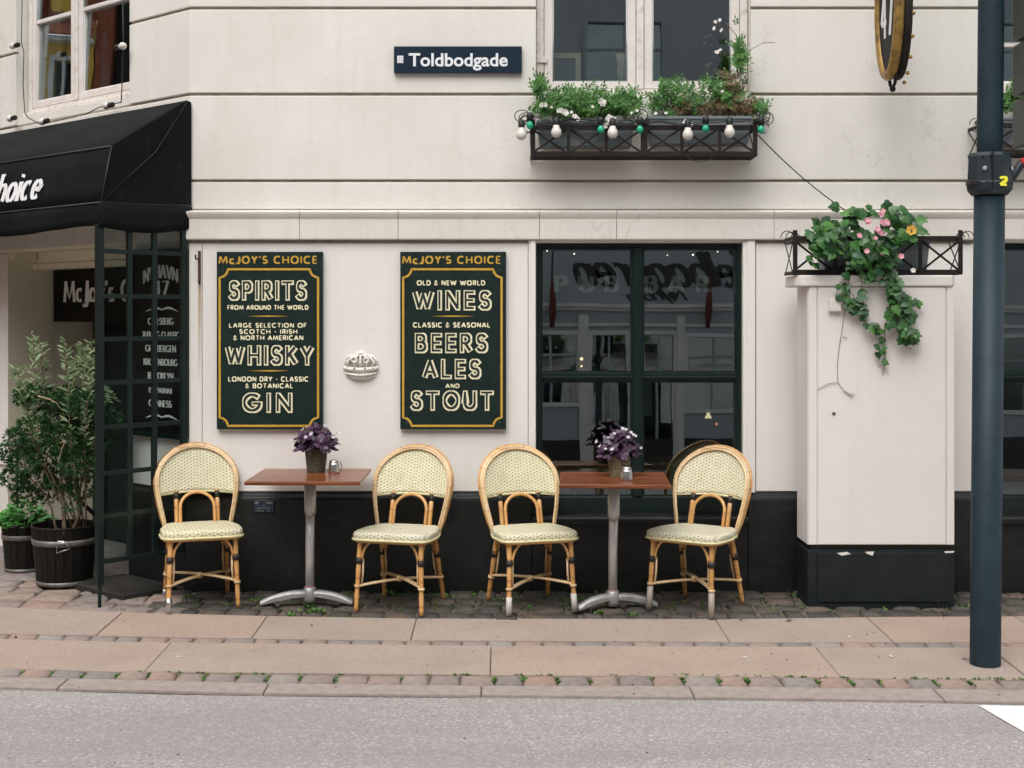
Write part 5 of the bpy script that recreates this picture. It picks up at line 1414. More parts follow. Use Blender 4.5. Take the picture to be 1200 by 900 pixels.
# ================================================================== WINDOW BOXES
def iron_box(x0,x1,yf,yb,z0,z1,npan,lab,scroll=(1,1),rail=.13,double=None):
    t=thing('window_box_rack',lab,'planter rack',((x0+x1)/2,yf,z0))
    m=MB()
    for z,hh in ((z0,.028),(z1-.008,.030)):
        m.box(x0,x1,yf,yf+.008,z,z+hh); 
    worldpart(m,'front_rail',M['iron'],t,bevel=.001)
    for z in (z0,z1):
        for xa in (x0,x1-.008):
            m=MB(); m.box(xa,xa+.008,yf+.0085,yb,z,z+.02); worldpart(m,'side_rail',M['iron'],t)
    for i in range(5):
        m=MB(); y=yf+.04+(yb-yf-.06)*i/4; m.box(x0+.009,x1-.009,y,y+.012,z0+.002,z0+.006); worldpart(m,'base_slat',M['iron'],t)
    w_=(x1-x0)/npan
    for i in range(npan+1):
        x=x0+w_*i; wd=.040 if (double and i in double) else .020
        if i==0: xa,xb=x,x+.026
        elif i==npan: xa,xb=x-.026,x
        else: xa,xb=x-wd/2,x+wd/2
        m=MB(); m.box(xa,xb,yf-.006,yf-.0005,z0+.001,z1+.055 if (i in (0,npan) or (double and i in double)) else z1+.022); worldpart(m,'upright',M['iron'],t,bevel=.001)
    for i in range(npan):
        a=x0+w_*i+.008; b=a+w_-.016
        for k,(p,q) in enumerate((((a,z0+.02),(b,z1)),((a,z1),(b,z0+.02)))):
            m=MB(); m.bar((p[0],yf+.013+k*.006,p[1]),(q[0],yf+.013+k*.006,q[1]),.012,.005,up=(0,1,0)); worldpart(m,'cross_bar',M['iron'],t)
    for xa in (x0+.004,x1-.004):
        for k,(p,q) in enumerate((((yf+.02,z0+.02),(yb-.01,z1)),((yf+.02,z1),(yb-.01,z0+.02)))):
            m=MB(); m.bar((xa+(k-.5)*.006,p[0],p[1]),(xa+(k-.5)*.006,q[0],q[1]),.008,.004,up=(1,0,0)); worldpart(m,'cross_bar',M['iron'],t)
    for sd_,xx in ((-1,x0),(1,x1)):
        if (sd_<0 and scroll[0]) or (sd_>0 and scroll[1]):
            for k in range(3):
                cx=xx+sd_*(.030-k*.022); r_=.036-.006*k; P=[]
                for i in range(22):
                    a=i/21*2*PI*.85; P.append((cx+sd_*r_*math.cos(a),yf+.006-k*.004,z1+.012+r_*1.05*math.sin(a)))
                m=MB(); m.tube(P,.0028,5); worldpart(m,'scroll',M['iron'],t)
    return t
def trough(x0,x1,y0,y1,z0,z1,lab):
    t=thing('planter_trough',lab,'planter',((x0+x1)/2,(y0+y1)/2,z0))
    tp=.015; m=MB()
    def ring(i,z,g=0): return [(x0+tp*(1-i)+g,y0+tp*(1-i)+g,z),(x1-tp*(1-i)-g,y0+tp*(1-i)+g,z),(x1-tp*(1-i)-g,y1-tp*(1-i)-g,z),(x0+tp*(1-i)+g,y1-tp*(1-i)-g,z)]
    vs=ring(0,z0)+ring(1,z1-.02)+ring(1,z1-.018,-.006)+ring(1,z1,-.006)+ring(1,z1,.006)+ring(1,z1-.03,.006)
    fs=[(3,2,1,0)]+[(k*4+i,k*4+(i+1)%4,(k+1)*4+(i+1)%4,(k+1)*4+i) for k in range(5) for i in range(4)]+[(20,21,22,23)]
    m.add(vs,fs); worldpart(m,'trough',M['planter'],t,bevel=.003,seg=2)
    m=MB(); m.box(x0+.01,x1-.01,y0+.01,y1-.01,z1-.05,z1-.028); worldpart(m,'soil',M['soil'],t)
    return t
yf=-.235
bx0,bx1=wx(622,yf),wx(887.5,yf); bz0,bz1=wz(183,yf),wz(151,yf)
iron_box(bx0,bx1,yf,-.004,bz0,bz1,6,'black iron window box rack with crossed bars below the middle upper window',double=(3,))
trough(wx(630,yf+.03),wx(743,yf+.03),yf+.032,-.03,wz(171,yf+.03),wz(141,yf+.03),'blue-grey plastic trough in the left half of the middle window rack')
trough(wx(761,yf+.03),wx(880,yf+.03),yf+.032,-.03,wz(168,yf+.03),wz(136,yf+.03),'blue-grey plastic trough in the right half of the middle window rack')
# right upper rack, mostly behind the lamp post
yr0,yr1=wx(1150,yf),wx(1150,yf)+1.33
iron_box(yr0,yr1,yf,-.004,bz0+.012,bz1+.012,6,'black iron window box rack below the right upper window behind the lamp post',double=(3,))
trough(yr0+.04,yr0+.62,yf+.032,-.03,bz0+.07,bz1+.075,'blue-grey trough in the rack behind the lamp post')
trough(yr0+.70,yr1-.04,yf+.032,-.03,bz0+.07,bz1+.075,'blue-grey trough at the right end of the right upper rack')
def flower(mb,p,ax,r,n=5,w_=.9):
    ax=ax.normalized(); u=ax.orthogonal().normalized(); v=ax.cross(u); a0=random.uniform(0,6)
    for q in range(n):
        b=a0+q*2*PI/n; leaf(mb,p,(u*math.cos(b)+v*math.sin(b))+ax*.25,ax,r,r*w_,'round',.12)
def vine(px0,px1,ybase,ytop,n,mt,root,clumps=None,size=(.016,.030),yc=yf+.10,ys=.10,dens=1):
    m=MB()
    for _ in range(n):
        px=random.uniform(px0,px1)
        if clumps:
            c=random.choice(clumps); px=random.gauss(c[0],c[2]); py=random.gauss(c[1],c[3])
        else: py=random.uniform(ytop,ybase)
        Yc=yc+random.uniform(-ys,ys); p=atd(px,py,Yc)-root.location
        ax=(rv()+Vector((0,-.3,.5))).normalized(); L=random.uniform(.03,.06)
        # pinnate spray: pairs of leaflets
        for q in range(4):
            c=p+ax*L*q/4
            for s_ in (-1,1):
                sd_=ax.cross(Vector((0,-1,.3))).normalized()*s_
                leaf(m,c,ax*.5+sd_,Vector((0,-1,.8))+rv()*.5,random.uniform(*size),size[0]*.75,'simple',.12)
        leaf(m,p+ax*L,ax,Vector((0,-1,.8))+rv()*.4,size[1],size[0]*.8,'simple',.1)
    return tag(m.build('foliage',M[mt],root,recalc=False),kind='stuff')
V1=thing('jasmine_vine','green jasmine vine with white flowers filling the left half of the middle window box','plant',(wx(687,yf+.1),yf+.1,wz(141,yf)))
vine(0,0,0,0,600,'vine',V1,clumps=[(640,128,10,5),(655,118,9,5),(668,125,9,6),(690,116,9,5),(700,126,10,6),(720,128,10,5),(737,124,8,5),(660,132,12,3),(700,134,14,3),(733,118,8,5),(632,103,3,4),(680,132,8,4)])
V2=thing('rambling_vine','straggling vine with brown stems climbing the right side of the middle window','plant',(wx(820,yf+.1),yf+.1,wz(141,yf)))
vine(0,0,0,0,340,'vine',V2,clumps=[(780,108,9,5),(795,105,12,4),(770,125,8,7),(790,118,9,6),(785,143,7,4),(835,104,8,4),(845,112,10,4),(890,130,5,4),(866,62,2,10),(865,75,2.5,8),(860,112,7,5),(815,118,10,5)],yc=yf+.13,ys=.07)
vine(0,0,0,0,150,'vine_brown',V2,clumps=[(800,128,12,5),(825,130,12,4),(850,128,10,5),(875,132,6,4),(858,105,8,8)],yc=yf+.13,ys=.06)
m=MB()
for _ in range(60):
    px=random.uniform(765,885); a=atd(px,137,yf+.1); q=[a]; 
    dx=random.uniform(-30,30); h=random.uniform(12,34)
    for i in range(1,6): q.append(atd(px+dx*(i/5)**1.4,137-h*(i/5),yf+.1+random.uniform(-.03,.05)))
    m.tube([p-V2.location for p in q],.0014,4)
for pts in ([(858,137),(868,112),(872,90),(868,60),(862,40),(850,26)],[(862,137),(870,100),(866,70),(880,58),(895,50),(908,50)],[(845,135),(862,110),(871,80),(862,55)],[(865,120),(872,100),(876,80),(874,60)]):
    m.tube([atd(px,py,yf+.16)-V2.location for px,py in pts],.0022,5)
tag(m.build('stems',M['stem'],V2,recalc=False),kind='stuff')
m=MB()
for px,py,r_,n in ((707,121,.024,5),(661,133,.024,5),(672,136,.018,5),(679,138,.015,4),(716,141,.028,7),(711,146,.02,5),(704,139,.012,4),(693,126,.012,5),(637,125,.018,5),(648,128,.013,5),(656,131,.02,5),(741,130,.010,4),(748,128,.012,4),(668,133,.012,4),(770,131,.012,4)):
    root=V1 if px<760 else V2
    for k in range(max(1,int(r_*130))): flower(m,atd(px+random.uniform(-2.5,2.5),py+random.uniform(-2.5,2.5),yf-.02)-V1.location,Vector((random.uniform(-.4,.4),-1,.3)),r_*.95)
tag(m.build('flowers',M['petal_white'],V1,recalc=False),kind='stuff')
m=MB()
for px,py,r_ in ((804,144,.026),(808,146,.02),(838,27,.014),(844,24,.014),(836,33,.012),(845,36,.010),(840,61,.014),(843,59,.012),(868,86,.014),(780,133,.012),(757,131,.012),(828,107,.010),(846,107,.010)):
    for k in range(2): flower(m,atd(px+random.uniform(-1.5,1.5),py+random.uniform(-1.5,1.5),yf-.01 if py>100 else yf+.15)-V2.location,Vector((random.uniform(-.4,.4),-1,.3)),r_*.8)
tag(m.build('flowers',M['petal_white'],V2,recalc=False),kind='stuff')
m=MB(); m.tube([atd(px,py,yf+.15)-V2.location for px,py in ((866,70),(856,50),(846,33),(838,26))],.0015,4); m.tube([atd(px,py,yf+.15)-V2.location for px,py in ((868,80),(852,66),(842,61))],.0013,4); m.build('tendril',M['stem'],V2)
V3=thing('bushy_vine','small bushy green plant in the window box behind the lamp post','plant',(yr0+.3,yf+.1,bz1+.05))
vine(0,0,0,0,200,'vine',V3,clumps=[(1186,118,6,6),(1192,108,6,4),(1180,124,5,4),(1197,124,6,5),(1215,115,12,6)],yc=yf+.1,ys=.05)
V4=thing('trailing_vine','bushy green plant at the right end of the right upper window box','plant',(yr0+1.0,yf+.1,bz1+.05))
vine(0,0,0,0,160,'vine',V4,clumps=[(1290,118,16,6),(1340,112,16,6),(1315,120,20,5)],yc=yf+.1,ys=.05)

# ---- string lights
def bulb(root,px,py,Y,mt,r=.0,tilt=0):
    p=atd(px,py,Y)-root.location
    rr=.031 if mt=='bulb_white' else .021
    m=MB(); prof=[(.001,-rr*1.05),(rr*.55,-rr*.9),(rr*.92,-rr*.45),(rr,0),(rr*.88,rr*.5),(rr*.62,rr*.95),(rr*.55,rr*1.4)]
    m.lathe(prof,p,14); b=m.build('bulb',M[mt],root)
    m=MB(); m.lathe([(rr*.60,rr*1.35),(.019,rr*1.4),(.019,rr*1.4+.035),(.010,rr*1.4+.045)],p,12); m.build('socket',M['cable'],b)
    return p
SL=thing('string_lights','string of white and green bulbs hung along the middle window box','string lights',(wx(755,yf),yf-.02,wz(140,yf)))
yb_=yf-.035
wb=[(611,158),(652,155),(718,156),(806,158),(855,155)]; gb_=[(621,147),(704,152),(750,152),(827,151),(892,152)]
for px,py in wb: bulb(SL,px,py,yb_,'bulb_white')
for px,py in gb_: bulb(SL,px,py,yb_,'bulb_green')
m=MB()
pts=[(608,140),(614,134),(630,136),(650,143),(667,138),(690,141),(716,144),(735,139),(750,143),(775,141),(800,145),(812,144),(830,142),(850,140),(868,140),(885,139),(895,136),(902,140)]
m.tube([atd(px,py+random.uniform(-1,1),yb_+.01)-SL.location for px,py in pts],.0035,6)
m.tube([atd(px,py+2.5+random.uniform(-1,1),yb_+.02)-SL.location for px,py in pts],.003,6)
for cx,cy in ((612,138),(617,141),(900,141),(896,138),(750,137)):
    m.tube([atd(cx+9*math.cos(i/20*2*PI)*(1 if cx<800 else .7),cy-2+7*math.sin(i/20*2*PI),yb_+.012+i*.0006)-SL.location for i in range(21)],.003,5)
m.tube([atd(px,py,yb_+.02)-SL.location for px,py in ((805,183),(812,188),(822,190),(832,187),(838,183))],.002,5)
tag(m.build('cable',M['cable'],SL,recalc=False),kind='stuff')
SL2=thing('string_lights','string of cream bulbs draped round the canted corner window','string lights',ch(cu(90,-.1),-.10,cz(140,1.2,-.1)))
def atc(px,py,v): 
    u=cu(px,v); return Vector(ch(u,v,cz(py,u,v)))
m=MB()
for px,py,a in ((15.5,54,0),(12,139,0),(125,124,0),(143.5,54,0),(50,142.5,0)):
    p=atc(px,py,-.06)-SL2.location; sd_=-1 if px in(15.5,12,125,50) else 1
    dr_=Vector((DU.x,DU.y,0))*( 1 if sd_<0 else -1); 
    b=MB(); b.tube([p+dr_*.030,p+dr_*.018,p,p-dr_*.02,p-dr_*.032],[.006,.020,.024,.016,.014],12); bb=b.build('bulb',M['bulb_white'],SL2)
    b=MB(); b.tube([p-dr_*.03,p-dr_*.07],.017,10); b.build('socket',M['cable'],bb)
m.tube([atc(px,py,-.05)-SL2.location for px,py in ((26,0),(25,50),(28,60),(27,100),(29,132),(33,138),(48,146),(60,143),(78,139),(100,134),(116,126),(130,122),(142,120))],.0035,6)
m.tube([atc(px,py,-.05)-SL2.location for px,py in ((144,0),(144.5,50),(144,60),(143,100),(142,120))],.0035,6)
m.build('cable',M['cable'],SL2)

# ================================================================== UTILITY CABINET
yF,yB=-.43,-.15
CB=thing('utility_cabinet','tall cream painted utility cabinet on a black base beside the lamp post','cabinet',(wx(1027,yF),(yF+yB)/2,gz(yF)))
X0,X1=wx(947,yF),wx(1118.5,yF); zb0=gz(yF)-.02; zb1=wz(645,yF); zc0=wz(638.5,yF); zc1=wz(336,yF); zc2=wz(322.5,yF)
def plan(x0,x1,yf_,yb_,c): return [(x0,yf_+c),(x0+c*.55,yf_),(x1-c*.55,yf_),(x1,yf_+c),(x1,yb_),(x0,yb_)]
m=MB(); m.prism(plan(X0-.002,X1+.002,yF,yB,.0+.012),zc0,zc1); worldpart(m,'body',M['cab_paint'],CB,bevel=.003,seg=2)
m=MB(); m.box(wx(958.5,yF),wx(1107.5,yF),yF-.010,yF-.0005,zc0+.004,zc1-.004); dr=worldpart(m,'door',M['cab_paint'],CB,bevel=.003,seg=2)
for a_,b_ in ((948,957),(1109,1118)):
    m=MB(); m.box(wx(a_,yF),wx(b_,yF),yF-.007,yF-.0005,zc0+.001,zc1); worldpart(m,'corner_strip',M['cab_paint'],CB,bevel=.003)
m=MB(); m.prism(plan(wx(932.5,yF),wx(1120.5,yF),yF-.02,yB+.02,.05),zc1+.001,zc2); worldpart(m,'cap',M['cab_paint'],CB,bevel=.010,seg=3)
m=MB(); m.prism(plan(X0-.004,X1+.004,yF+.002,yB,.012),zb0,zb1); worldpart(m,'base',M['cab_base'],CB,bevel=.003)
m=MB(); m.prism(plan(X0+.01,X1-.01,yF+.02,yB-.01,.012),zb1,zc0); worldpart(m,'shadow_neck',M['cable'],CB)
m=MB(); m.box(wx(958,yF),wx(1112,yF),yF-.008,yF+.0015,gz(yF)+.035,zb1-.012); worldpart(m,'base_panel',M['cab_base'],CB,bevel=.002)
m=MB(); m.box(wx(970,yF),wx(984,yF),yF-.040,yF-.0105,wz(365,yF),wz(350,yF)); worldpart(m,'switch_box',M['white_paint'],CB,bevel=.004,seg=2)
m=MB(); m.lathe([(.010,0),(.010,.004),(.006,.005)],n=14); o=m.build('keyhole',M['iron_grey'],None); o.rotation_euler=(R(90),0,0); o.location=(wx(976.5,yF),yF-.0105,wz(484.5,yF)); o.parent=CB; o.matrix_parent_inverse=Matrix.Translation(-CB.location)
m=MB()
for pts in ([(980,647),(992,645.5),(997,648),(986,650)],[(1013,645.5),(1024,645),(1022,650),(1016,648)],[(1106,645),(1118,644.5),(1117,646.5),(1107,647)]):
    m.add([(wx(px,yF),yF-.0092 if px<1112 else yF-.0092,wz(py,yF)-.004) for px,py in pts],[(0,1,2,3)])
worldpart(m,'paint_chip',M['litter_white'],CB,recalc=False)
m=MB()
for i,(px,t,b) in enumerate(((1096,668,706),(1099,664,712),(1102,670,700),(1105,662,690),(1108,660,672),(1093,664,672))):
    m.box(wx(px-1.2,yF),wx(px+1.2,yF),yF-.0095-.0003*i,yF-.0082,wz(b,yF),wz(t,yF))
worldpart(m,'paint_run',M['cable'],CB)

# ---- rack of ivy on the cabinet
yi=-.42
ix0,ix1=wx(929,yi),wx(1128,yi); iz0=zc2+.004; iz1=wz(281,yi)
iron_box(ix0,ix1,yi,-.19,iz0,iz1,4,'black iron planter rack with scrolls on top of the utility cabinet',double=(2,))
trough(wx(966,yi),wx(1092,yi),yi+.035,-.21,iz0+.008,iz1+.004,'blue-grey trough under the ivy on top of the cabinet')
IV=thing('ivy_plant','trailing ivy with pink flowers spilling from the rack down the cabinet front','plant',(wx(1025,yi),yi+.1,iz1))
shapes=[]
LOB=[(0,.0),(-.34,-.08),(-.54,.18),(-.42,.38),(-.44,.66),(-.22,.70),(0,1.0),(.22,.70),(.44,.66),(.42,.38),(.54,.18),(.34,-.08)]
def ivy_mesh(k):
    m=MB(); vs=[(0,.3,0)]; 
    for x,y in LOB:
        x*=random.uniform(.85,1.12); y*=random.uniform(.9,1.08); vs.append((x*.9,y,-.16*abs(x)-.10*(y-.3)**2+random.uniform(-.02,.02)))
    m.add(vs,[(0,i+1,(i+1)%12+1) for i in range(12)]); me=m.build('leaf',M['ivy'],None,recalc=False); return me
protos=[ivy_mesh(k) for k in range(6)]
used=[0]*6
def place_leaf(p,direction,normal,size):
    k=random.randrange(6); src=protos[k]
    if not used[k]: o=src; used[k]=1
    else: o=bpy.data.objects.new('leaf',src.data); C.objects.link(o)
    d=direction.normalized(); n=normal.normalized(); x=d.cross(n).normalized(); n=x.cross(d)
    mt=Matrix((x,d,n)).transposed().to_4x4()
    o.parent=IV; o.matrix_local=Matrix.Translation(p)@mt@Matrix.Scale(size,4)
count=0
vst=MB(); tiny=MB()
# mound leaves
mound=[(965,268,14,9),(975,290,14,10),(985,258,18,10),(972,272,14,10),(1005,250,16,9),(1040,248,14,10),(1062,258,14,8),(1068,268,12,9),(1045,272,18,14),(1012,276,18,12),(1032,290,16,12),(990,280,16,10),(1010,300,14,8),(1042,300,10,10),(960,285,8,10)]
for k in range(235):
    c=random.choice(mound); px=random.gauss(c[0],c[2]*.55); py=random.gauss(c[1],c[3]*.55)
    if not(950<px<1085 and 232<py<318): continue
    Yc=yi-.035+random.uniform(-.07,.10)-.04*(1 if py>265 else 0); p=atd(px,py,Yc)-IV.location
    d=Vector((random.uniform(-.8,.8),random.uniform(-.5,.1),random.uniform(-1,.35))); place_leaf(p,d,Vector((random.uniform(-.5,.5),-1,random.uniform(.0,.9))),random.uniform(.048,.078)); count+=1
strands=[([(1030,300),(1042,325),(1048,350),(1055,375),(1063,390),(1066,400)],44,.075,8),([(1036,305),(1048,335),(1058,360),(1068,372)],24,.05,7),([(1040,300),(1040,330),(1044,355),(1045,370)],22,.04,6),
 ([(1010,300),(1008,320),(1012,345),(1010,365),(1014,378),(1025,382),(1038,388)],16,.03,5),([(990,290),(993,320),(996,350),(1000,358)],14,.035,6),([(1045,360),(1038,380),(1036,400),(1038,412),(1034,425)],6,.02,2),
 ([(1050,380),(1058,388),(1062,396)],10,.03,4),([(985,330),(980,346),(978,346)],3,.02,2),([(1000,345),(1003,358),(1010,365)],10,.03,4),([(1055,340),(1068,352),(1076,356)],8,.02,3),([(955,280),(950,300),(955,310)],8,.02,4),([(1020,300),(1020,315),(1018,330)],6,.03,3),([(1025,404),(1029,408),(1030,412)],2,.005,1)]
Ys=yF-.035
for pts,n,dpt,jit in strands:
    P=[atd(px,py,Ys-(.03 if i==0 else .0)-.0)-IV.location for i,(px,py) in enumerate(pts)]
    if pts[0][1]<305: P[0]=P[0]+Vector((0,.05,.02))
    vst.tube(P,.0022,5)
    for k in range(n):
        f=(k+.5)/n; s=f*(len(P)-1); i=min(int(s),len(P)-2); p=P[i].lerp(P[i+1],s-i)+Vector((random.uniform(-1,1)*jit*.0045,-random.random()*dpt,random.uniform(-1,1)*.015))
        d=Vector((random.uniform(-.9,.9),-.25,random.uniform(-1,-.1))); place_leaf(p,d,Vector((random.uniform(-.5,.5),-1,random.uniform(.1,.7))),random.uniform(.040,.066)*(.8 if dpt<.03 else 1)); count+=1
# bare twig trailing down the door
for pts in ([(992,330),(990,360),(987,385),(983,410),(981,430),(982,448),(990,460),(1000,466)],[(982,448),(970,450),(958,457)],[(990,458),(996,462),(1002,463)],[(1037,405),(1038,420),(1034,440)],[(1036,425),(1030,430)],[(1053,395),(1060,405),(1068,410)],[(1036,380),(1037,400)],[(988,395),(993,396)]):
    vst.tube([atd(px,py,yF-.016)-IV.location for px,py in pts],.0016,5)
tag(vst.build('stems',M['stem'],IV,recalc=False),kind='stuff')
fl=MB()
for px,py,r_,n in ((1018,259,.020,4),(1033,250,.020,4),(1036,262,.022,5),(1031,271,.022,5),(1040,262,.018,3),(1007,276,.018,3),(1016,294.5,.018,3),(1034,297,.017,3),(1056,300.5,.020,3),(1070,317,.018,2),(1026,279,.015,2)):
    f=MB()
    for k in range(n): r_=r_*.93; flower(f,atd(px+random.uniform(-3,3)*(n>3),py+random.uniform(-3,3)*(n>3),yi-.15)-IV.location,Vector((random.uniform(-.4,.4),-1,.3)),r_)
    f.build('flower',M['petal_pink'] if py!=317 else M['petal_white'],IV,recalc=False)
f=MB(); flower(f,atd(1068,270,yi-.17)-IV.location,Vector((-.2,-1,.2)),.032,6); f.build('flower',M['petal_yellow'],IV,recalc=False)
f=MB(); f.ball(atd(1068,270,yi-.182)-IV.location,.007,8,5); f.build('flower_centre',M['stem'],IV)

# ================================================================== OVAL HANGING SIGN
OS=thing('hanging_sign','oval black hanging sign in a chipped gilt frame with white number 47','sign',(2.15,-.44,3.34))
xs_=2.20; yc_=-.44; zc_=3.385; ry,rz_=.195,.385
m=MB(); n=48
for x in (0,): pass
poly=[(ry*.93*math.cos(2*PI*i/n),rz_*.93*math.sin(2*PI*i/n)) for i in range(n)]
m.prism(poly,-.03,.03,lambda a,b,c:(xs_+c,yc_+a,zc_+b)); worldpart(m,'panel',M['board_black'],OS)
m=MB(); m.tube([(xs_-.02,yc_+ry*math.cos(2*PI*i/n),zc_+rz_*math.sin(2*PI*i/n)) for i in range(n)],.030,10,closed=True); worldpart(m,'frame',M['gilt'],OS)
m=MB(); m.tube([(xs_+.03,yc_+ry*math.cos(2*PI*i/n),zc_+rz_*math.sin(2*PI*i/n)) for i in range(n)],.027,10,closed=True); worldpart(m,'back_frame',M['iron'],OS)
m=MB(); m.tube([(xs_,yc_-.07,zc_-rz_*1.0+.0),(xs_,yc_-.045,zc_-rz_-.05),(xs_,yc_,zc_-rz_-.07),(xs_,yc_+.045,zc_-rz_-.05),(xs_,yc_+.07,zc_-rz_)],.010,6); m.ball((xs_,yc_,zc_-rz_-.075),.018,8,6); worldpart(m,'scroll',M['iron'],OS)
d=MB()
lettering(d,'47',lambda x,y,k:(xs_-.0305-k,yc_+.115-x,y),0,3.22,.29,.22,.22,.11,gap=.30)
worldpart(d,'lettering',M['sign_white'],OS,recalc=False)
m=MB(); m.tube([(xs_,-.0,4.0),(xs_,-.80,4.0)],.016,8); m.tube([(xs_,0,4.35),(xs_,-.4,4.25),(xs_,-.75,4.0)],.010,6)
for y in (yc_-.15,yc_+.15): m.tube([(xs_,y,4.0),(xs_,y,zc_+rz_*.85)],.006,6)
m.box(xs_-.03,xs_+.03,-.02,.0,3.92,4.42); worldpart(m,'bracket',M['iron'],OS)
sm=MB()
for i in range(9):
    a=R(-80+i*19); sm.ball((xs_+.055,yc_+ry*1.06*math.cos(a)*-1 if i%2 else yc_-ry*1.06*abs(math.cos(a)),zc_+rz_*math.sin(a)-.05),.012,7,5)
worldpart(sm,'gilt_bead',M['gilt'],OS); tag([k for k in kids(OS) if k.name.startswith('gilt_bead')][0],kind='stuff')

# ================================================================== LAMP POST WITH COLLAR
gp=gpt(1154.5,778); yP=gp.y
LP=thing('lamp_post','dark blue-grey steel post with a bolted collar numbered 2 standing at the kerb','lamp post',(gp.x,yP,gz(yP)))
lean=Vector((wx(1161.5,yP)-gp.x,0,wz(0,yP)-gz(yP)))
at_=lambda z: Vector((lean.x*z/lean.z,0,z))
zc_1=wz(229,yP)-gz(yP)
r1=35/2*(CAMD+yP)/F; r2=29.5/2*(CAMD+yP)/F
m=MB(); m.tube([at_(-.05),at_(0),at_(zc_1+.02)],r1,32); m.build('lower_shaft',M['post'],LP)
m=MB(); m.tube([at_(zc_1+.02)]+[at_(zc_1+.3+i*.4) for i in range(10)],r2,32); m.build('upper_shaft',M['post'],LP)
zA=wz(229,yP)-gz(yP); zB=wz(179,yP)-gz(yP); c0=at_((zA+zB)/2)
rc=26*(CAMD+yP)/F
m=MB(); N8=10
prof=[(rc*.80,zA),(rc*1.0,zA+.025),(rc*1.04,zA+.055),(rc*1.0,zA+.065),(rc*.94,zB-.02),(rc*.86,zB-.004),(rc*.7,zB)]
m.lathe(prof,(c0.x,0,0),N8,sharp=True); cl_=m.build('collar',M['collar'],LP,bevel=.004,seg=2)
m=MB(); ys_=-rc*.99
m.box(c0.x-.024,c0.x-.019,ys_-.004,ys_+.03,zA+.02,zB-.005); m.build('seam',M['cable'],cl_)
def dot(px,py,r_,mt,nm):
    m=MB(); m.lathe([(r_,0),(r_,.004),(r_*.6,.006)],n=12); o=m.build(nm,M[mt],cl_); p=atd(px,py,yP)-LP.location; dx=p.x-c0.x; yy=-math.sqrt(max(.0001,(rc*.985)**2-dx*dx))*.985
    o.location=(p.x,yy,p.z); o.rotation_euler=(R(90),0,math.atan2(dx,-yy)*.9); return o
dot(1146.5,199.5,.0115,'alu','cap_bolt'); dot(1180,199.5,.011,'alu','cap_bolt')
for px,py in ((1144.5,185.5),(1151.5,185),(1142,215.5),(1149,215),(1179,215)): dot(px,py,.006,'cable','screw')
o=dot(1166.5,214,.0001,'cable','tmp'); bpy.data.objects.remove(o)
m=MB(); pz=wz(219,yP)-gz(yP); px_=wx(1162.5,yP)-LP.location.x
lettering(m,'2',lambda x,y,k:(px_+x,-rc*1.012-k-.002,pz+y),0,0,.036,.030,.33,.30); m.build('number',M['yellow'],cl_,recalc=False)
m=MB(); m.box(c0.x-rc*1.12,c0.x-rc*.72,-.075,-.01,zA+.045,zA+.068); m.build('cable_slot',M['cable'],cl_,bevel=.004)
m=MB(); q=Vector((c0.x+rc*.8,0,zA+.06)); m.tube([q,q+Vector((.03,0,.035)),q+Vector((.06,-.0,.085)),q+Vector((.12,0,.12)),q+Vector((.30,0,.19))],[.016,.02,.021,.021,.021],10); m.build('bracket_arm',M['collar'],LP)
m=MB(); m.tube([q+Vector((.068,0,.090)),q+Vector((.112,0,.116))],.0235,12); m.build('red_band',M['red'],LP)
# signal housing, mostly out of frame
xS=wx(1198,yP)-LP.location.x
for (t_,b_) in ((-60,43),(47,109),(113,172)):
    m=MB(); m.box(xS,xS+.26,-.10,.14,wz(b_,yP)-gz(yP),wz(t_,yP)-gz(yP)); s_=m.build('signal_section',M['green_paint'],LP,bevel=.018,seg=3)
    m=MB(); zc__=(wz(b_,yP)+wz(t_,yP))/2-gz(yP); m.lathe([(.095,0),(.095,.10),(.088,.10),(.088,.004),(.001,.0)],n=20); o=m.build('lens_hood',M['cable'],s_); o.rotation_euler=(R(90),0,0); o.location=(xS+.13,-.10,zc__)
m=MB(); m.box(xS+.08,xS+.16,-.02,.06,wz(172,yP)-gz(yP)-.06,wz(172,yP)-gz(yP)); m.build('signal_bracket',M['collar'],LP,bevel=.006)

# ================================================================== ACROSS THE STREET (seen mirrored in the panes)
OY=-14.0
OB=thing('grey_shop_building','blue-grey shop building across the street with dark shop windows and white ledge','building',(0,OY,0))
oxf=lambda x,v,z:(x,OY-v,z)
M['flag_red']=mat('faded_red_cloth',(.10,.022,.020),(.16,.035,.03),8,.8)
holes=[(.28,1.17,1.15,2.28),(1.42,1.98,.05,2.28),(2.30,2.78,.05,2.28),(3.02,3.86,1.03,2.24),(-1.0,-.2,1.1,2.25),(-2.6,-1.5,1.1,2.25),(-4.4,-3.2,.05,2.28),(4.5,5.4,1.1,2.25),(5.9,6.5,.05,2.28),(7.2,8.6,1.0,2.25),(-7,-5.4,1,2.25)]
for i in range(9):
    x=-8.51+i*3.3
    if i>5: continue
    holes+=[(x,x+1.25,5.9,7.5)]
    holes+=[(x,x+1.25,8.6,10.0)]
m=MB(oxf); wall_grid(m,-11,11,0,.3,-.1,11.0,holes); worldpart(m,'wall',M['opp_wall'],OB)
m=MB(oxf); m.box(-11,11,.30,3.3,-.1,.02); m.box(-11,11,3.0,3.2,0,11); m.box(-11,11,.3,3.2,10.9,11.1); m.box(-11,11,.31,3,3.3,3.5); m.box(-11.1,-11,0,3.2,0,11); m.box(11,11.1,0,3.2,0,11); worldpart(m,'dark_rooms',M['opp_dark'],OB)
m=MB(oxf); m.box(-11,11,-.10,-.001,2.74,2.80); m.box(-11,11,-.05,-.001,2.68,2.74); worldpart(m,'ledge',M['opp_trim'],OB)
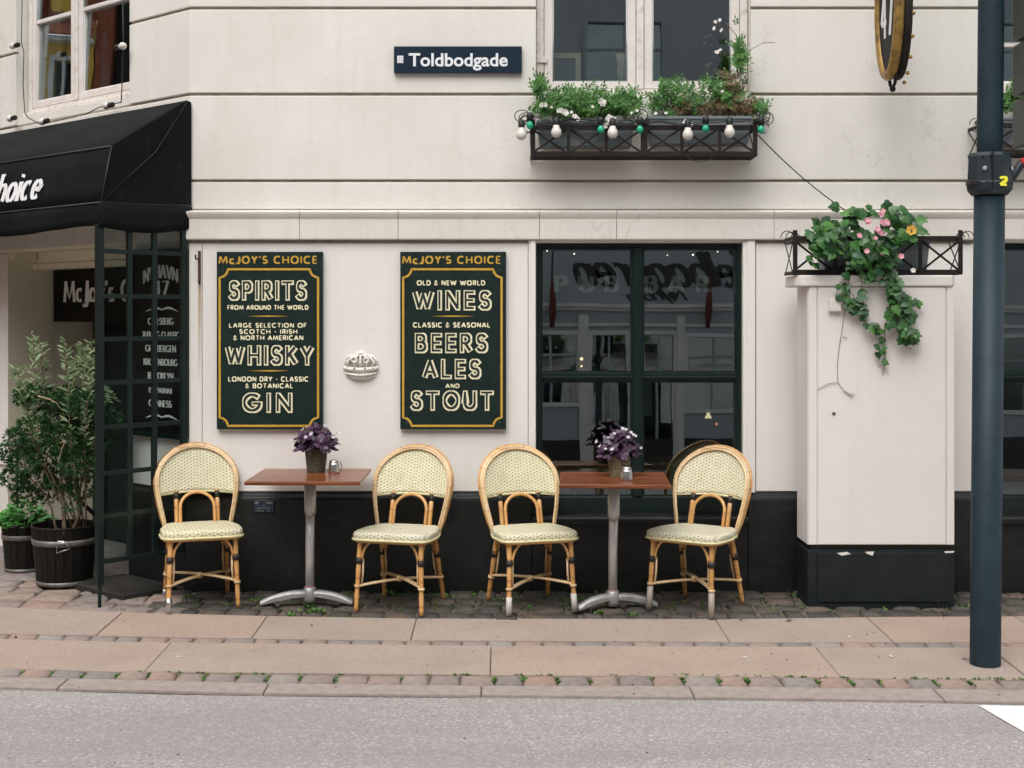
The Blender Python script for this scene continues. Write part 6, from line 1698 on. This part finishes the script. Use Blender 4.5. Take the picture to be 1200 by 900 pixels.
m=MB(oxf); m.box(-11,11,-.05,-.001,8.04,8.08); m.box(-11,11,-.07,-.001,8.20,8.26); worldpart(m,'upper_cornice',M['opp_dark'],OB)
for h in holes:
    m=MB(oxf); bars(m,h[0]-.07,h[1]+.07,h[2]-(.07 if h[2]>.5 else 0),h[3]+.07,-.03,.0-.001,.068,.068,.068 if h[2]>.5 else .0005,.068)
    wn=worldpart(m,'window_frame' if h[2]>.5 else 'door_frame',M['opp_trim'] if h[2]<5 else M['opp_wall'],OB)
for h in holes:
    if h[2]>3 and h[3]>8: continue
    m=MB(oxf); m.box(h[0],h[1],.06,.066,h[2],h[3]); worldpart(m,'pane',M['glass'],OB)
    m=MB(oxf); um=(h[0]+h[1])/2; zq=h[2]+(h[3]-h[2])*.72
    m.box(um-.02,um+.02,.03,.059,h[2],h[3]); m.box(h[0],h[1],.035,.058,zq-.02,zq+.02); worldpart(m,'glazing_bar',M['opp_wall'],OB)
for x0_,x1_,z0_,z1_,mt_ in ((.3,.62,1.15,1.75,'opp_trim'),(1.5,1.9,.3,1.1,'inside_grey'),(3.1,3.4,1.03,1.5,'wood_frame'),(3.5,3.8,1.2,1.8,'inside_grey'),(2.32,2.5,.9,1.6,'opp_trim'),(1.45,1.7,5.9,7.4,'inside_grey'),(2.35,2.6,5.9,7.4,'inside_grey')):
    m=MB(oxf); m.box(x0_,x1_,.5,.56,z0_,z1_); worldpart(m,'curtain_panel',M[mt_],OB)  # curtain and wall panels added so the mirrored openings are not pure black
m=MB(oxf); m.box(-11,11,-.012,-.001,.0,.55); worldpart(m,'dark_plinth',M['opp_dark'],OB)
m=MB(oxf); m.box(-11,11,-.03,-.001,2.42,2.47); worldpart(m,'moulding',M['opp_trim'],OB)
for a,b in ((1.18,1.38),(2.02,2.26),(2.82,2.98),(3.9,4.3),(.02,.24)):
    m=MB(oxf); m.box(a+.02,b-.02,-.06,-.001,0,2.6); worldpart(m,'pilaster',M['opp_trim'],OB)
d=MB()
lettering(d,'Vaffelbageren',lambda x,y,k:(5.2-x,OY+.012+k,y),0,3.10,.56,3.95,.20,.08,gap=.16,shear=.4)
lettering(d,'Nyhavn',lambda x,y,k:(3.0-x,OY+.012+k,y),0,2.87,.16,.95,.22,.10,gap=.1,shear=.4)
worldpart(d,'shop_lettering',M['opp_dark'],OB,recalc=False)
for x in (.76,3.32,5.9,-1.8):
    t=thing('furled_flag','red furled flag on a short pole, '+{.76:'left of the mirrored lettering',3.32:'under the mirrored lettering',5.9:'beyond the start of the mirrored lettering',-1.8:'furthest left on the grey shop front'}[x],'flag',(x,OY,2.7),0,'furled red flags across the street')
    m=MB(); m.tube([(0,.12,-.30),(0,.20,-.05),(0,.26,.2),(0,.32,.55)],[.035,.06,.05,.012],8); m.build('flag',M['flag_red'],t)
    m=MB(); m.tube([(0,0,-.2),(0,.45,.9)],.014,6); m.build('pole',M['cable'],t)
# neighbours that close the street
for nm,x0,x1,mt,lab in (('brick_house',-22,-11.2,'roof','red brick house beyond the left end of the grey shop front'),('white_house',11.2,24,'opp_trim','pale rendered house beyond the right end of the grey shop front')):
    t=thing(nm,lab,'building',((x0+x1)/2,OY,0)); hl=[(x0+1+i*2.1,x0+2.1+i*2.1,z,z+1.7) for i in range(int((x1-x0-1)/2.1)) for z in (1,4.4,7.6)]
    m=MB(oxf); wall_grid(m,x0,x1,0,.3,-.1,10.4,hl); worldpart(m,'wall',M[mt],t)
    m=MB(oxf); m.box(x0,x1,.31,.4,0,10.3); worldpart(m,'dark_rooms',M['opp_dark'],t)
# yellow house across the canal side, mirrored in the canted window
YX=-15.0
yxf=lambda u,v,z:(YX-v,u,z)
YB=thing('yellow_house','ochre yellow house with red tiled roof standing across the corner','building',(YX,6,0))
hl=[(3.62,3.98,5.35,6.05)]+[(5.2+i*2.2,6.2+i*2.2,z,z+1.6) for i in range(3) for z in (1.0,4.0)]
m=MB(yxf); wall_grid(m,3.42,12,0,.3,-.1,6.35,hl); worldpart(m,'wall',M['yellow_wall'],YB)
m=MB(yxf); m.box(3.42,12,.32,.4,0,6.3); worldpart(m,'dark_rooms',M['opp_dark'],YB)
for h in hl:
    m=MB(yxf); bars(m,h[0]-.05,h[1]+.05,h[2]-.05,h[3]+.05,-.04,.06,.07,.07,.07,.07); um=(h[0]+h[1])/2; m.box(um-.02,um+.02,-.035,.05,h[2]+.02,h[3]-.02); worldpart(m,'window_frame',M['opp_trim'],YB)
m=MB(yxf); m.box(3.42,12,-.2,.0,6.30,6.37); worldpart(m,'eaves_board',M['opp_trim'],YB)
m=MB(yxf); m.add([(3.42,-.25,6.40),(12,-.25,6.40),(12,3.5,10.5),(3.42,3.5,10.5),(3.42,-.25,6.375),(12,-.25,6.375),(12,3.7,10.5),(3.42,3.7,10.5)],[(0,1,2,3),(7,6,5,4),(0,4,5,1),(2,6,7,3),(0,3,7,4),(1,5,6,2)]); worldpart(m,'roof',M['roof'],YB)
m=MB(yxf); m.add([(3.5,-.1,6.75),(4.0,-.1,6.75),(4.35,-.1,8.0),(3.9,-.1,8.3),(3.5,2.0,6.75),(4.0,2.0,6.75),(4.35,2.0,8.0),(3.9,2.0,8.3)],[(0,1,2,3),(7,6,5,4),(0,4,5,1),(1,5,6,2),(2,6,7,3),(3,7,4,0)]); worldpart(m,'gable_dormer',M['yellow_wall'],YB)
BH=thing('red_brick_house','dark red brick house beside the yellow house across the corner','building',(YX,-2,0))
hl=[(2.85,3.15,4.6,7.4)]+[(-7+i*2.2,-6+i*2.2,z,z+1.6) for i in range(4) for z in (1.0,4.0)]
m=MB(yxf); wall_grid(m,-8,3.40,0,.3,-.1,9.5,hl); worldpart(m,'wall',M['roof'],BH)
m=MB(yxf); m.box(-8,3.40,.32,.4,0,9.4); worldpart(m,'dark_rooms',M['opp_dark'],BH)

# flat print and tiny marks stay joined as one part each
for o in bpy.data.objects:
    if o.type=='MESH' and o.parent is not None and any(k in o.name for k in ('lettering','paint_chip','paint_run','print','crest','screws')): o['kind']='stuff'
